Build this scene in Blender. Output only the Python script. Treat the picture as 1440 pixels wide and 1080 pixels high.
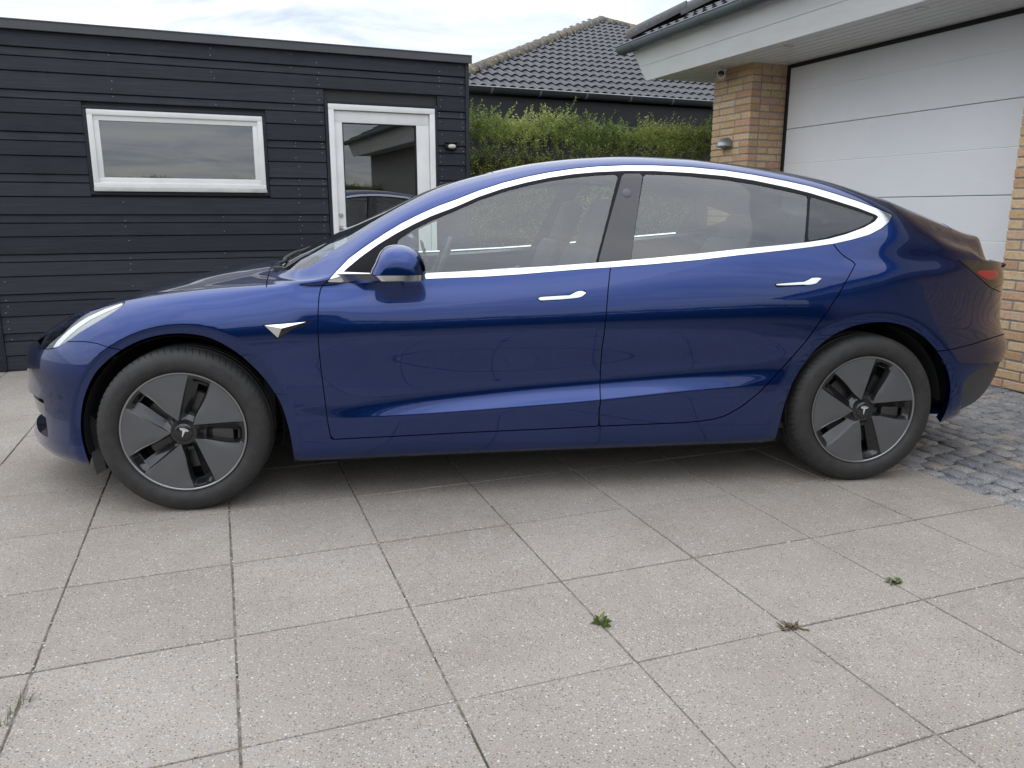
import bpy, bmesh, math, random
import numpy as np
from mathutils import Vector, Matrix
R = math.radians
random.seed(7); rng = np.random.default_rng(7)
for o in list(bpy.data.objects): bpy.data.objects.remove(o)
SC = bpy.context.scene; COL = SC.collection

# ------------------------------------------------------------------ camera
# world frame: x along the car (front axle = 0, tail = +), y away from the viewer, z up
F_PX, YAW, PITCH, ROLL = 1104.7, 0.13055, 0.21710, 0.00152
CAM = np.array([0.8973, -4.0240, 1.1877])
def cam_axes():
    cy, sy, cp, sp = math.cos(YAW), math.sin(YAW), math.cos(PITCH), math.sin(PITCH)
    f = np.array([sy*cp, cy*cp, -sp]); r = np.array([cy, -sy, 0.]); u = np.cross(r, f)
    cr, sr = math.cos(ROLL), math.sin(ROLL)
    return r*cr+u*sr, -r*sr+u*cr, f
CR, CU, CF = cam_axes()
def to_px(P):
    d = np.asarray(P, float)-CAM; z = d@CF
    return np.stack([720+F_PX*(d@CR)/z, 540-F_PX*(d@CU)/z], -1)
def ray_plane(px, n, c):
    d = CF+CR*(px[0]-720)/F_PX+CU*(540-px[1])/F_PX; n = np.array(n, float)
    return CAM+d*((c-CAM@n)/(d@n))
cd = bpy.data.cameras.new('camera'); cam = bpy.data.objects.new('camera', cd); COL.objects.link(cam)
cd.sensor_fit = 'HORIZONTAL'; cd.sensor_width = 36; cd.lens = F_PX/1440*36; cd.clip_start = .05; cd.clip_end = 2000
M = Matrix.Identity(4)
for i in range(3): M[i][0], M[i][1], M[i][2], M[i][3] = CR[i], CU[i], -CF[i], CAM[i]
cam.matrix_world = M
SC.camera = cam
SC.render.resolution_x, SC.render.resolution_y = 1024, 768

# ------------------------------------------------------------------ sky, sun, exposure
SUN_EL, SUN_AZ = 52., 215.      # azimuth measured from +x towards +y
w = bpy.data.worlds.new('World'); SC.world = w; w.use_nodes = True
nt = w.node_tree; nt.nodes.clear(); N = nt.nodes.new; L = nt.links.new
out = N('ShaderNodeOutputWorld'); bg = N('ShaderNodeBackground'); sky = N('ShaderNodeTexSky')
sky.sky_type = 'NISHITA'; sky.sun_disc = False; sky.sun_elevation = R(SUN_EL); sky.sun_rotation = R(90-SUN_AZ)
sky.air_density = 1.2; sky.dust_density = .4
tc = N('ShaderNodeTexCoord'); sep = N('ShaderNodeSeparateXYZ'); L(tc.outputs['Generated'], sep.inputs[0])
def mth(op, a, b=None, clamp=False):
    n = N('ShaderNodeMath'); n.operation = op; n.use_clamp = clamp
    for i, v in enumerate((a, b)):
        if v is None: continue
        if isinstance(v, (int, float)): n.inputs[i].default_value = v
        else: L(v, n.inputs[i])
    return n.outputs[0]
zz = mth('ADD', mth('MAXIMUM', sep.outputs[2], 0.0), .14)
cmb = N('ShaderNodeCombineXYZ'); L(mth('DIVIDE', sep.outputs[0], zz), cmb.inputs[0]); L(mth('DIVIDE', sep.outputs[1], zz), cmb.inputs[1])
def noise(scale, det, rough, dist=0., off=0.):
    n = N('ShaderNodeTexNoise'); n.inputs['Scale'].default_value = scale; n.inputs['Detail'].default_value = det
    n.inputs['Roughness'].default_value = rough; n.inputs['Distortion'].default_value = dist
    mp = N('ShaderNodeMapping'); mp.inputs['Location'].default_value = (off, off*.7, off*.3); mp.inputs['Scale'].default_value = (1., 1.5, 1.)
    L(cmb.outputs[0], mp.inputs[0]); L(mp.outputs[0], n.inputs['Vector']); return n.outputs['Fac']
def ramp(fac, stops):
    n = N('ShaderNodeValToRGB'); e = n.color_ramp.elements
    while len(e) < len(stops): e.new(.5)
    for k, (p, c) in zip(e, stops): k.position = p; k.color = (*c, 1)
    L(fac, n.inputs[0]); return n.outputs[0]
CLOUD_K = 18.0
shade = ramp(noise(1.5, 9, .60, .7, 3.1), [(.30, (.50, .55, .66)), (.46, (.70, .755, .86)), (.60, (.93, .95, .985)), (.78, (.78, .82, .90))])
veil = ramp(noise(.55, 7, .6, .4, 9.4), [(.36, (.78, .78, .78)), (.58, (.96, .96, .96))])
vm = N('ShaderNodeVectorMath'); vm.operation = 'SCALE'; L(shade, vm.inputs[0]); L(mth('MULTIPLY', mth('ADD', mth('MULTIPLY', mth('MAXIMUM', sep.outputs[2], 0.0), 2/3), 1/3), CLOUD_K), vm.inputs['Scale'])   # overcast sky: zenith three times the horizon
mix = N('ShaderNodeMix'); mix.data_type = 'RGBA'; L(veil, mix.inputs[0]); L(sky.outputs[0], mix.inputs[6]); L(vm.outputs[0], mix.inputs[7])
L(mix.outputs[2], bg.inputs[0]); bg.inputs[1].default_value = .1; L(bg.outputs[0], out.inputs[0])
sl = bpy.data.lights.new('sun', 'SUN'); sl.energy = .55; sl.angle = R(110); sl.color = (1, .96, .9)
sun = bpy.data.objects.new('sun', sl); COL.objects.link(sun)
sd = Vector((math.cos(R(SUN_EL))*math.cos(R(SUN_AZ)), math.cos(R(SUN_EL))*math.sin(R(SUN_AZ)), math.sin(R(SUN_EL))))
sun.rotation_euler = sd.to_track_quat('Z', 'Y').to_euler()
vs = SC.view_settings; vs.view_transform = 'Standard'; vs.look = 'None'; vs.exposure = 0.66; vs.gamma = 1
SC.render.engine = 'CYCLES'
SC.cycles.max_bounces = 10; SC.cycles.transparent_max_bounces = 24; SC.cycles.transmission_bounces = 10

# ------------------------------------------------------------------ materials
MATS = {}
def mat(name, col=(.5, .5, .5), rough=.5, metal=0., coat=0., coat_r=.03, spec=.5, alpha=1., trans=0., ior=1.45, emit=None, var=None, bump=None, build=None):
    """var=(scale, amount[, detail, stretch xyz]) colour variation, bump=(scale, distance[, stretch])"""
    m = bpy.data.materials.new(name); m.use_nodes = True; MATS[name] = m
    t = m.node_tree; b = t.nodes['Principled BSDF']
    b.inputs['Base Color'].default_value = (*col, 1); b.inputs['Roughness'].default_value = rough; b.inputs['Metallic'].default_value = metal
    b.inputs['Coat Weight'].default_value = coat; b.inputs['Coat Roughness'].default_value = coat_r
    b.inputs['Specular IOR Level'].default_value = spec; b.inputs['IOR'].default_value = ior
    b.inputs['Transmission Weight'].default_value = trans; b.inputs['Alpha'].default_value = alpha
    def tex(scale, detail=5, stretch=None, rough_=.6, obj=True):
        c = t.nodes.new('ShaderNodeTexCoord'); n = t.nodes.new('ShaderNodeTexNoise')
        n.inputs['Scale'].default_value = scale; n.inputs['Detail'].default_value = detail; n.inputs['Roughness'].default_value = rough_
        mp = t.nodes.new('ShaderNodeMapping'); mp.inputs['Scale'].default_value = stretch or (1, 1, 1)
        t.links.new(c.outputs['Object'], mp.inputs[0]); t.links.new(mp.outputs[0], n.inputs['Vector']); return n.outputs['Fac']
    if var or MATS is None:
        sc, am = var[0], var[1]; n = tex(sc, var[2] if len(var) > 2 else 5, var[3] if len(var) > 3 else None)
        inf = t.nodes.new('ShaderNodeObjectInfo')
        mr = t.nodes.new('ShaderNodeMapRange'); mr.inputs[3].default_value = 1-am; mr.inputs[4].default_value = 1+am; mr.inputs[1].default_value = .25; mr.inputs[2].default_value = .75
        t.links.new(n, mr.inputs[0])
        mr2 = t.nodes.new('ShaderNodeMapRange'); ra = var[4] if len(var) > 4 else 0.
        mr2.inputs[3].default_value = 1-ra; mr2.inputs[4].default_value = 1+ra; t.links.new(inf.outputs['Random'], mr2.inputs[0])
        mu = t.nodes.new('ShaderNodeMath'); mu.operation = 'MULTIPLY'; t.links.new(mr.outputs[0], mu.inputs[0]); t.links.new(mr2.outputs[0], mu.inputs[1])
        v = t.nodes.new('ShaderNodeVectorMath'); v.operation = 'SCALE'; v.inputs[0].default_value = col; t.links.new(mu.outputs[0], v.inputs['Scale'])
        t.links.new(v.outputs[0], b.inputs['Base Color'])
    if bump:
        n = tex(bump[0], 6, bump[2] if len(bump) > 2 else None)
        bp = t.nodes.new('ShaderNodeBump'); bp.inputs['Distance'].default_value = bump[1]; bp.inputs['Strength'].default_value = 1
        t.links.new(n, bp.inputs['Height']); t.links.new(bp.outputs[0], b.inputs['Normal'])
    if emit: b.inputs['Emission Color'].default_value = (*emit[:3], 1); b.inputs['Emission Strength'].default_value = emit[3]
    if build: build(t, b, tex)
    return m
def glass_mat(name, tint=(.8, .87, .84), ior=1.55, rough=0.):
    """thin pane: clear tinted transmission with fresnel reflection"""
    m = bpy.data.materials.new(name); m.use_nodes = True; t = m.node_tree; t.nodes.clear(); MATS[name] = m
    o = t.nodes.new('ShaderNodeOutputMaterial'); mx = t.nodes.new('ShaderNodeMixShader'); fr = t.nodes.new('ShaderNodeFresnel'); fr.inputs[0].default_value = ior
    tr = t.nodes.new('ShaderNodeBsdfTransparent'); tr.inputs[0].default_value = (*tint, 1); gl = t.nodes.new('ShaderNodeBsdfGlossy'); gl.inputs['Roughness'].default_value = rough
    # same reflectance from either face of the pane
    ge = t.nodes.new('ShaderNodeNewGeometry'); mi = t.nodes.new('ShaderNodeMix'); mi.data_type = 'FLOAT'; mi.inputs[2].default_value = ior; mi.inputs[3].default_value = 1/ior
    t.links.new(ge.outputs['Backfacing'], mi.inputs[0]); t.links.new(mi.outputs[0], fr.inputs[0])
    # a pane reflects at both of its faces
    mu = t.nodes.new('ShaderNodeMath'); mu.operation = 'MULTIPLY'; mu.inputs[1].default_value = 1.85; mu.use_clamp = True
    t.links.new(fr.outputs[0], mu.inputs[0]); t.links.new(mu.outputs[0], mx.inputs[0]); t.links.new(tr.outputs[0], mx.inputs[1]); t.links.new(gl.outputs[0], mx.inputs[2]); t.links.new(mx.outputs[0], o.inputs[0])
    return m

# ------------------------------------------------------------------ object helpers
def empty(name, loc=(0, 0, 0), rz=0., label=None, cat=None, group=None, parent=None):
    o = bpy.data.objects.new(name, None); COL.objects.link(o); o.location = loc; o.rotation_euler = (0, 0, rz); o.empty_display_size = .1
    if parent: o.parent = parent
    return tag(o, label, cat, group)
def tag(o, label=None, cat=None, group=None, kind=None):
    if label: o['label'] = label
    if cat: o['category'] = cat
    if group: o['group'] = group
    if kind: o['kind'] = kind
    return o
def link(name, me, parent=None, loc=(0, 0, 0), rot=(0, 0, 0)):
    o = bpy.data.objects.new(name, me); COL.objects.link(o); o.location = loc; o.rotation_euler = rot
    if parent: o.parent = parent
    return o
def mesh(name, verts, faces, material, parent=None, smooth=False, loc=(0, 0, 0), rot=(0, 0, 0), normals=None, auto=None):
    me = bpy.data.meshes.new(name); me.from_pydata([tuple(map(float, v)) for v in verts], [], [tuple(map(int, f)) for f in faces])
    if material is not None: me.materials.append(MATS[material] if isinstance(material, str) else material)
    if smooth or normals is not None: me.polygons.foreach_set('use_smooth', [True]*len(me.polygons))
    me.update()
    if normals is not None: me.normals_split_custom_set_from_vertices([tuple(n) for n in normals])
    elif auto: me.set_sharp_from_angle(angle=R(auto))
    return link(name, me, parent, loc, rot)
class MB:
    """collects shapes for one mesh"""
    def __init__(s): s.v = []; s.f = []
    def add(s, v, f):
        k = len(s.v); s.v += [tuple(map(float, p)) for p in v]; s.f += [tuple(i+k for i in q) for q in f]; return s
    def box(s, x0, x1, y0, y1, z0, z1, T=None):
        v = [(x, y, z) for x in (x0, x1) for y in (y0, y1) for z in (z0, z1)]
        if T is not None: v = [tuple(T@Vector(p)) for p in v]
        return s.add(v, [(0, 1, 3, 2), (4, 6, 7, 5), (0, 4, 5, 1), (2, 3, 7, 6), (0, 2, 6, 4), (1, 5, 7, 3)])
    def bevbox(s, x0, x1, y0, y1, z0, z1, b=.005, seg=2, T=None, jit=0.):
        bm = bmesh.new(); bmesh.ops.create_cube(bm, size=1)
        for v in bm.verts:
            v.co = Vector(((x0+x1)/2+v.co.x*(x1-x0), (y0+y1)/2+v.co.y*(y1-y0), (z0+z1)/2+v.co.z*(z1-z0)))
            if jit: v.co += Vector((random.uniform(-jit, jit), random.uniform(-jit, jit), random.uniform(-jit, jit)))
        bmesh.ops.bevel(bm, geom=bm.edges[:], offset=b, segments=seg, affect='EDGES', profile=.6)
        s.bm(bm, T); return s
    def bm(s, bm, T=None):
        bm.verts.index_update(); s.add([(T@v.co if T is not None else v.co)[:] for v in bm.verts], [[v.index for v in f.verts] for f in bm.faces]); bm.free(); return s
    def lathe(s, prof, n=48, axis='z', T=None, arc=2*math.pi, a0=0.):
        """prof: list of (r, h)"""
        full = abs(arc-2*math.pi) < 1e-6; m = n if full else n+1; vs = []
        for i in range(m):
            a = a0+arc*i/n; c, q = math.cos(a), math.sin(a)
            for r, h in prof:
                p = {'z': (r*c, r*q, h), 'y': (r*c, h, r*q), 'x': (h, r*c, r*q)}[axis]
                vs.append(tuple(T@Vector(p)) if T is not None else p)
        k = len(prof); fs = []
        for i in range(n):
            j = (i+1) % m
            for q in range(k-1): fs.append((i*k+q, j*k+q, j*k+q+1, i*k+q+1))
        return s.add(vs, fs)
    def tube(s, pts, r, n=10, cap=True):
        pts = [Vector(p) for p in pts]; rs = r if isinstance(r, (list, tuple)) else [r]*len(pts); vs = []; up = None
        for i, p in enumerate(pts):
            t = (pts[min(i+1, len(pts)-1)]-pts[max(i-1, 0)]).normalized()
            if up is None: up = t.orthogonal().normalized()
            up = (up-t*up.dot(t)).normalized(); q = t.cross(up)
            for k in range(n): a = 2*math.pi*k/n; vs.append(p+(up*math.cos(a)+q*math.sin(a))*rs[i])
        fs = [(i*n+k, i*n+(k+1) % n, (i+1)*n+(k+1) % n, (i+1)*n+k) for i in range(len(pts)-1) for k in range(n)]
        if cap: fs += [tuple(range(n))[::-1], tuple((len(pts)-1)*n+k for k in range(n))]
        return s.add(vs, fs)
    def prism(s, poly, h0, h1, axis='z', T=None):
        f = {'z': lambda a, b, h: (a, b, h), 'y': lambda a, b, h: (a, h, b), 'x': lambda a, b, h: (h, a, b)}[axis]
        n = len(poly); v = [f(a, b, h0) for a, b in poly]+[f(a, b, h1) for a, b in poly]
        if T is not None: v = [tuple(T@Vector(p)) for p in v]
        return s.add(v, [tuple(range(n)), tuple(range(2*n-1, n-1, -1))]+[(i, i+n, (i+1) % n+n, (i+1) % n) for i in range(n)])
    def build(s, name, material, parent=None, smooth=False, auto=None, loc=(0, 0, 0), rot=(0, 0, 0), fix=True):
        o = mesh(name, s.v, s.f, material, parent, smooth or bool(auto), loc, rot)
        if fix:
            bm = bmesh.new(); bm.from_mesh(o.data); bmesh.ops.recalc_face_normals(bm, faces=bm.faces[:]); bm.to_mesh(o.data); bm.free()
        if auto: o.data.set_sharp_from_angle(angle=R(auto))
        return o
def dup(o, parent=None, **kw):
    c = o.copy(); COL.objects.link(c); c.parent = parent
    for k, v in kw.items(): setattr(c, k, v)
    return c
def dup_tree(o, parent=None):
    c = dup(o, parent); c.matrix_parent_inverse = o.matrix_parent_inverse.copy()
    for ch in list(o.children): dup_tree(ch, c)
    return c
# ================================================================== materials of the place
def geo_pos(t, loc_shift=False):
    g = t.nodes.new('ShaderNodeNewGeometry'); return g.outputs['Position']
def nz(t, vec, scale, detail=4, rough=.6, stretch=None):
    n = t.nodes.new('ShaderNodeTexNoise'); n.inputs['Scale'].default_value = scale; n.inputs['Detail'].default_value = detail; n.inputs['Roughness'].default_value = rough
    if stretch:
        mp = t.nodes.new('ShaderNodeMapping'); mp.inputs['Scale'].default_value = stretch; t.links.new(vec, mp.inputs[0]); vec = mp.outputs[0]
    t.links.new(vec, n.inputs['Vector']); return n.outputs['Fac']
def vor(t, vec, scale, feat='F1'):
    v = t.nodes.new('ShaderNodeTexVoronoi'); v.inputs['Scale'].default_value = scale; v.feature = feat; t.links.new(vec, v.inputs['Vector']); return v
def cramp(t, fac, stops, interp='LINEAR'):
    n = t.nodes.new('ShaderNodeValToRGB'); e = n.color_ramp.elements; n.color_ramp.interpolation = interp
    while len(e) < len(stops): e.new(.5)
    for k, (p, c) in zip(e, stops): k.position = p; k.color = (*(c if hasattr(c, '__len__') else (c, c, c)), 1)
    t.links.new(fac, n.inputs[0]); return n.outputs[0]
def mixc(t, fac, a, b, mode='MIX'):
    m = t.nodes.new('ShaderNodeMix'); m.data_type = 'RGBA'; m.blend_type = mode
    for i, v in ((0, fac), (6, a), (7, b)):
        if isinstance(v, (int, float)): m.inputs[i].default_value = v
        elif isinstance(v, tuple): m.inputs[i].default_value = (*v, 1)
        else: t.links.new(v, m.inputs[i])
    return m.outputs[2]
def bumpn(t, b, h, dist, strength=1., chain=None):
    n = t.nodes.new('ShaderNodeBump'); n.inputs['Distance'].default_value = dist; n.inputs['Strength'].default_value = strength; t.links.new(h, n.inputs['Height'])
    if chain is not None: t.links.new(chain, n.inputs['Normal'])
    t.links.new(n.outputs[0], b.inputs['Normal']); return n.outputs[0]
def objrand(t): return t.nodes.new('ShaderNodeObjectInfo').outputs['Random']
def slab_build(t, b, tex):
    p = geo_pos(t)
    base = cramp(t, nz(t, p, 1.6, 4), [(.3, (.285, .266, .243)), (.7, (.340, .321, .297))])
    base = mixc(t, 1., base, cramp(t, objrand(t), [(0, (.93, .895, .855)), (.5, (.985, .95, .91)), (1, (1.02, .992, .96))]), 'MULTIPLY')
    fine = cramp(t, nz(t, p, 210, 3, .7), [(.30, .50), (.5, 1.), (.68, 1.42)])
    base = mixc(t, .7, base, fine, 'MULTIPLY')
    v = vor(t, p, 170); sel = t.nodes.new('ShaderNodeSeparateColor'); t.links.new(v.outputs['Color'], sel.inputs[0])
    lim = t.nodes.new('ShaderNodeMath'); lim.operation = 'LESS_THAN'; t.links.new(v.outputs['Distance'], lim.inputs[0]); lim.inputs[1].default_value = .42
    def pick(ch, thr):
        g = t.nodes.new('ShaderNodeMath'); g.operation = 'GREATER_THAN'; t.links.new(sel.outputs[ch], g.inputs[0]); g.inputs[1].default_value = thr
        m = t.nodes.new('ShaderNodeMath'); m.operation = 'MULTIPLY'; t.links.new(g.outputs[0], m.inputs[0]); t.links.new(lim.outputs[0], m.inputs[1]); return m.outputs[0]
    base = mixc(t, pick(0, .84), base, (.47, .45, .42)); base = mixc(t, pick(1, .85), base, (.13, .122, .115)); base = mixc(t, pick(2, .90), base, (.33, .26, .19))
    v2 = vor(t, p, 75); s2 = t.nodes.new('ShaderNodeSeparateColor'); t.links.new(v2.outputs['Color'], s2.inputs[0])
    l2 = t.nodes.new('ShaderNodeMath'); l2.operation = 'LESS_THAN'; t.links.new(v2.outputs['Distance'], l2.inputs[0]); l2.inputs[1].default_value = .22
    g2 = t.nodes.new('ShaderNodeMath'); g2.operation = 'GREATER_THAN'; t.links.new(s2.outputs[0], g2.inputs[0]); g2.inputs[1].default_value = .93
    m2 = t.nodes.new('ShaderNodeMath'); m2.operation = 'MULTIPLY'; t.links.new(l2.outputs[0], m2.inputs[0]); t.links.new(g2.outputs[0], m2.inputs[1])
    base = mixc(t, m2.outputs[0], base, (.58, .56, .53))
    stain = cramp(t, nz(t, p, 3.1, 6, .65), [(.52, (1, 1, 1)), (.72, (.86, .85, .83))]); base = mixc(t, 1., base, stain, 'MULTIPLY')
    stain2 = cramp(t, nz(t, p, .9, 5, .7), [(.40, (.94, .93, .91)), (.6, (1.03, 1.03, 1.03))]); base = mixc(t, 1., base, stain2, 'MULTIPLY')
    t.links.new(base, b.inputs['Base Color']); bumpn(t, b, nz(t, p, 230, 4, .7), .0022)
mat('paving_slab', (.4, .37, .34), .88, build=slab_build)
def joint_build(t, b, tex):
    p = geo_pos(t); c = cramp(t, nz(t, p, 26, 6, .7), [(.34, (.045, .040, .034)), (.47, (.17, .15, .125)), (.66, (.32, .29, .245))])
    moss = cramp(t, nz(t, p, 4.2, 5, .65), [(.56, 0.), (.64, .8)]); c = mixc(t, moss, c, (.045, .055, .016))
    t.links.new(c, b.inputs['Base Color']); bumpn(t, b, nz(t, p, 120, 4), .004)
mat('joint_sand', (.15, .13, .11), .95, build=joint_build)
def sett_build(t, b, tex):
    p = geo_pos(t); c = cramp(t, nz(t, p, 150, 4, .75), [(.30, (.10, .103, .11)), (.5, (.25, .255, .265)), (.70, (.48, .485, .49))])
    c = mixc(t, 1., c, cramp(t, objrand(t), [(0, (.74, .745, .76)), (.6, (1., .99, .97)), (.9, (1.16, 1.11, 1.04)), (1, (1.22, 1.04, .88))]), 'MULTIPLY')
    t.links.new(c, b.inputs['Base Color']); h = nz(t, p, 60, 5, .65); bumpn(t, b, h, .006)
mat('granite', (.2, .2, .21), .72, build=sett_build)
def settj_build(t, b, tex):
    p = geo_pos(t); c = cramp(t, nz(t, p, 30, 5), [(.35, (.04, .038, .033)), (.65, (.15, .14, .12))]); moss = cramp(t, nz(t, p, 5.5, 5, .7), [(.5, 0.), (.6, .9)])
    c = mixc(t, moss, c, (.055, .07, .018)); t.links.new(c, b.inputs['Base Color']); bumpn(t, b, nz(t, p, 90, 4), .006)
mat('sett_joint', (.1, .1, .08), .95, build=settj_build)
def board_build(t, b, tex):
    p = geo_pos(t); g = t.nodes.new('ShaderNodeMapping'); g.inputs['Rotation'].default_value = (0, 0, -R(15.3)); t.links.new(p, g.inputs[0]); v = g.outputs[0]
    gr = nz(t, v, 1., 8, .72, (3.2, 1, 95)); c = cramp(t, gr, [(.30, (.0145, .0165, .0225)), (.55, (.0215, .0245, .0325)), (.75, (.034, .0375, .047))])
    c = mixc(t, 1., c, cramp(t, objrand(t), [(0, (.80, .81, .84)), (.5, (1., 1., 1.)), (1, (1.28, 1.25, 1.2))]), 'MULTIPLY')
    kn = vor(t, nz_vec(t, v, (2.4, 1, 9.)), 1.); kd = cramp(t, kn.outputs['Distance'], [(.03, 1.), (.075, 0.)]); c = mixc(t, kd, c, (.008, .008, .009))
    # pale flakes where the stain has weathered off, strung along the grain
    fl = cramp(t, nz(t, v, 1., 5, .75, (26, 1, 170)), [(.70, 0.), (.74, .75)]); pt = cramp(t, nz(t, v, 1., 3, .6, (1.1, 1, 5.)), [(.60, 0.), (.68, 1.)])
    mm = t.nodes.new('ShaderNodeMath'); mm.operation = 'MULTIPLY'; t.links.new(fl, mm.inputs[0]); t.links.new(pt, mm.inputs[1]); c = mixc(t, mm.outputs[0], c, (.20, .195, .18))
    t.links.new(c, b.inputs['Base Color']); bumpn(t, b, gr, .0022)
    rr = cramp(t, nz(t, v, 6., 4), [(.3, .48), (.7, .66)]); t.links.new(rr, b.inputs['Roughness'])
def nz_vec(t, v, s):
    m = t.nodes.new('ShaderNodeMapping'); m.inputs['Scale'].default_value = s; t.links.new(v, m.inputs[0]); return m.outputs[0]
mat('black_board', (.02, .022, .027), .55, spec=.35, build=board_build)
mat('black_metal', (.072, .074, .078), .45, var=(2., .12, 4, (1, 1, 8)))
mat('white_frame', (.76, .755, .725), .38, var=(5., .07))
mat('dirty_white', (.50, .495, .465), .5, var=(9., .18))
mat('seal_black', (.012, .012, .013), .5)
mat('room_dark', (.05, .05, .05), .9)
mat('room_pale', (.5, .5, .5), .9)
glass_mat('window_glass', (.55, .60, .60), 2.25)
glass_mat('door_glass', (.35, .38, .37), 2.1)
mat('brushed_steel', (.55, .54, .52), .3, .9)
mat('zinc', (.30, .315, .33), .42, .75, var=(4., .15))
mat('gutter_zinc', (.15, .175, .19), .38, .45, var=(3., .10))
mat('gutter_dark', (.045, .053, .056), .4, .3, var=(3., .12))
mat('lamp_glass', (.62, .61, .52), .35, coat=.6)
mat('white_plastic', (.72, .73, .74), .3)
mat('nail', (.42, .41, .38), .6)
def brick_build(t, b, tex):
    p = geo_pos(t); c = cramp(t, objrand(t), [(0, (.47, .285, .16)), (.22, (.53, .355, .20)), (.5, (.59, .42, .245)), (.78, (.62, .455, .285)), (.93, (.52, .31, .20)), (1, (.64, .49, .33))])
    m = cramp(t, nz(t, p, 38, 6, .7), [(.28, .66), (.5, .98), (.72, 1.16)]); c = mixc(t, .85, c, m, 'MULTIPLY')
    sp = cramp(t, nz(t, p, 130, 3, .7), [(.62, 0.), (.72, .6)]); c = mixc(t, sp, c, (.24, .14, .08))
    t.links.new(c, b.inputs['Base Color']); bumpn(t, b, nz(t, p, 75, 6, .7), .004)
mat('brick_yellow', (.5, .33, .17), .88, build=brick_build)
mat('mortar', (.27, .262, .25), .95, var=(40., .2), bump=(120, .002))
def gdoor_build(t, b, tex):
    p = geo_pos(t); m = t.nodes.new('ShaderNodeMapping'); m.inputs['Rotation'].default_value = (0, 0, R(76.1)); t.links.new(p, m.inputs[0]); v = m.outputs[0]
    g = nz(t, v, 1., 8, .75, (5., 1., 140.)); c = cramp(t, nz(t, v, 2., 4), [(.3, (.76, .775, .785)), (.7, (.80, .812, .82))]); t.links.new(c, b.inputs['Base Color']); bumpn(t, b, g, .0016)
mat('garage_white', (.63, .64, .65), .45, build=gdoor_build)
def soffit_build(t, b, tex):
    p = geo_pos(t); c = cramp(t, nz(t, p, 7., 5), [(.3, (.70, .695, .67)), (.7, (.77, .765, .745))]); t.links.new(c, b.inputs['Base Color'])
mat('soffit_white', (.6, .6, .58), .55, build=soffit_build)
mat('fascia_white', (.76, .775, .765), .5, var=(3., .06, 5, (1, 1, 4)))
def tile_build(t, b, tex):
    p = geo_pos(t); c = cramp(t, nz(t, p, 22, 6, .7), [(.3, (.016, .017, .020)), (.6, (.027, .028, .032)), (.78, (.048, .048, .050))])
    c = mixc(t, 1., c, cramp(t, objrand(t), [(0, (.82, .82, .84)), (1, (1.2, 1.2, 1.2))]), 'MULTIPLY'); t.links.new(c, b.inputs['Base Color']); bumpn(t, b, nz(t, p, 90, 4), .0012)
mat('roof_tile', (.035, .036, .04), .46, build=tile_build)
def ridge_build(t, b, tex):
    p = geo_pos(t); c = cramp(t, nz(t, p, 16, 6, .7), [(.3, (.045, .042, .040)), (.7, (.115, .10, .09))])
    li = cramp(t, nz(t, p, 11, 7, .72), [(.535, 0.), (.60, .9)]); c = mixc(t, li, c, (.30, .20, .035)); li2 = cramp(t, nz(t, p, 24, 6, .7), [(.58, 0.), (.64, .8)]); c = mixc(t, li2, c, (.34, .33, .27))
    t.links.new(c, b.inputs['Base Color']); bumpn(t, b, nz(t, p, 60, 5), .004)
mat('ridge_tile', (.09, .08, .075), .8, build=ridge_build)
mat('dark_wall', (.055, .052, .05), .85, var=(4., .15))
mat('dark_fascia', (.021, .023, .026), .5, var=(2., .12, 4, (1, 1, 6)))
def leaf_build(t, b, tex):
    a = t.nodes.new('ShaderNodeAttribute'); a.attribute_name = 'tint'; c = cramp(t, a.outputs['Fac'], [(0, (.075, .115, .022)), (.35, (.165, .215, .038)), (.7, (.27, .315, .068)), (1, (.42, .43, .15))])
    t.links.new(c, b.inputs['Base Color'])
    tr = t.nodes.new('ShaderNodeBsdfTranslucent'); t.links.new(c, tr.inputs[0]); mx = t.nodes.new('ShaderNodeMixShader'); mx.inputs[0].default_value = .45
    t.links.new(b.outputs[0], mx.inputs[1]); t.links.new(tr.outputs[0], mx.inputs[2]); t.links.new(mx.outputs[0], t.nodes['Material Output'].inputs[0])
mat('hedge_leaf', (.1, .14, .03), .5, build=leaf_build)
mat('twig', (.06, .045, .03), .9)
mat('weed_green', (.09, .13, .03), .6, var=(30., .3)); mat('weed_red', (.12, .085, .04), .6, var=(30., .3)); mat('weed_yellow', (.36, .34, .06), .6)
mat('ground_far', (.16, .155, .145), .9, var=(.7, .2)); mat('asphalt', (.055, .055, .057), .85, var=(3., .2), bump=(150, .003))
mat('lawn', (.06, .09, .022), .9, var=(2., .3), bump=(60, .03))
mat('red_brick_far', (.20, .10, .065), .9, var=(1.2, .2)); mat('far_window', (.02, .022, .025), .08); mat('pale_wall', (.48, .46, .42), .85, var=(2., .1))

# ================================================================== the ground
GA = R(12.80); GU = np.array([math.cos(GA), math.sin(GA)]); GV = np.array([-math.sin(GA), math.cos(GA)]); GO = np.array([-.3379, -1.0303]); GS = .5067
def node(r, c): return GO+GS*(c*GU-r*GV)
SHO = np.array([-2.003, 2.241]); SHA = R(15.3); SHE = np.array([math.cos(SHA), math.sin(SHA)]); SHN = np.array([-math.sin(SHA), math.cos(SHA)])
GAO = np.array([4.962, .608]); GAA = R(-76.1); GAE = np.array([math.cos(GAA), math.sin(GAA)]); GAN = np.array([-math.sin(GAA), math.cos(GAA)])
gv = [(-300, -300, -.062), (300, -300, -.062), (300, 300, -.062), (-300, 300, -.062)]
tag(mesh('ground', gv, [(0, 1, 2, 3)], 'ground_far'), kind='structure')
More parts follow.
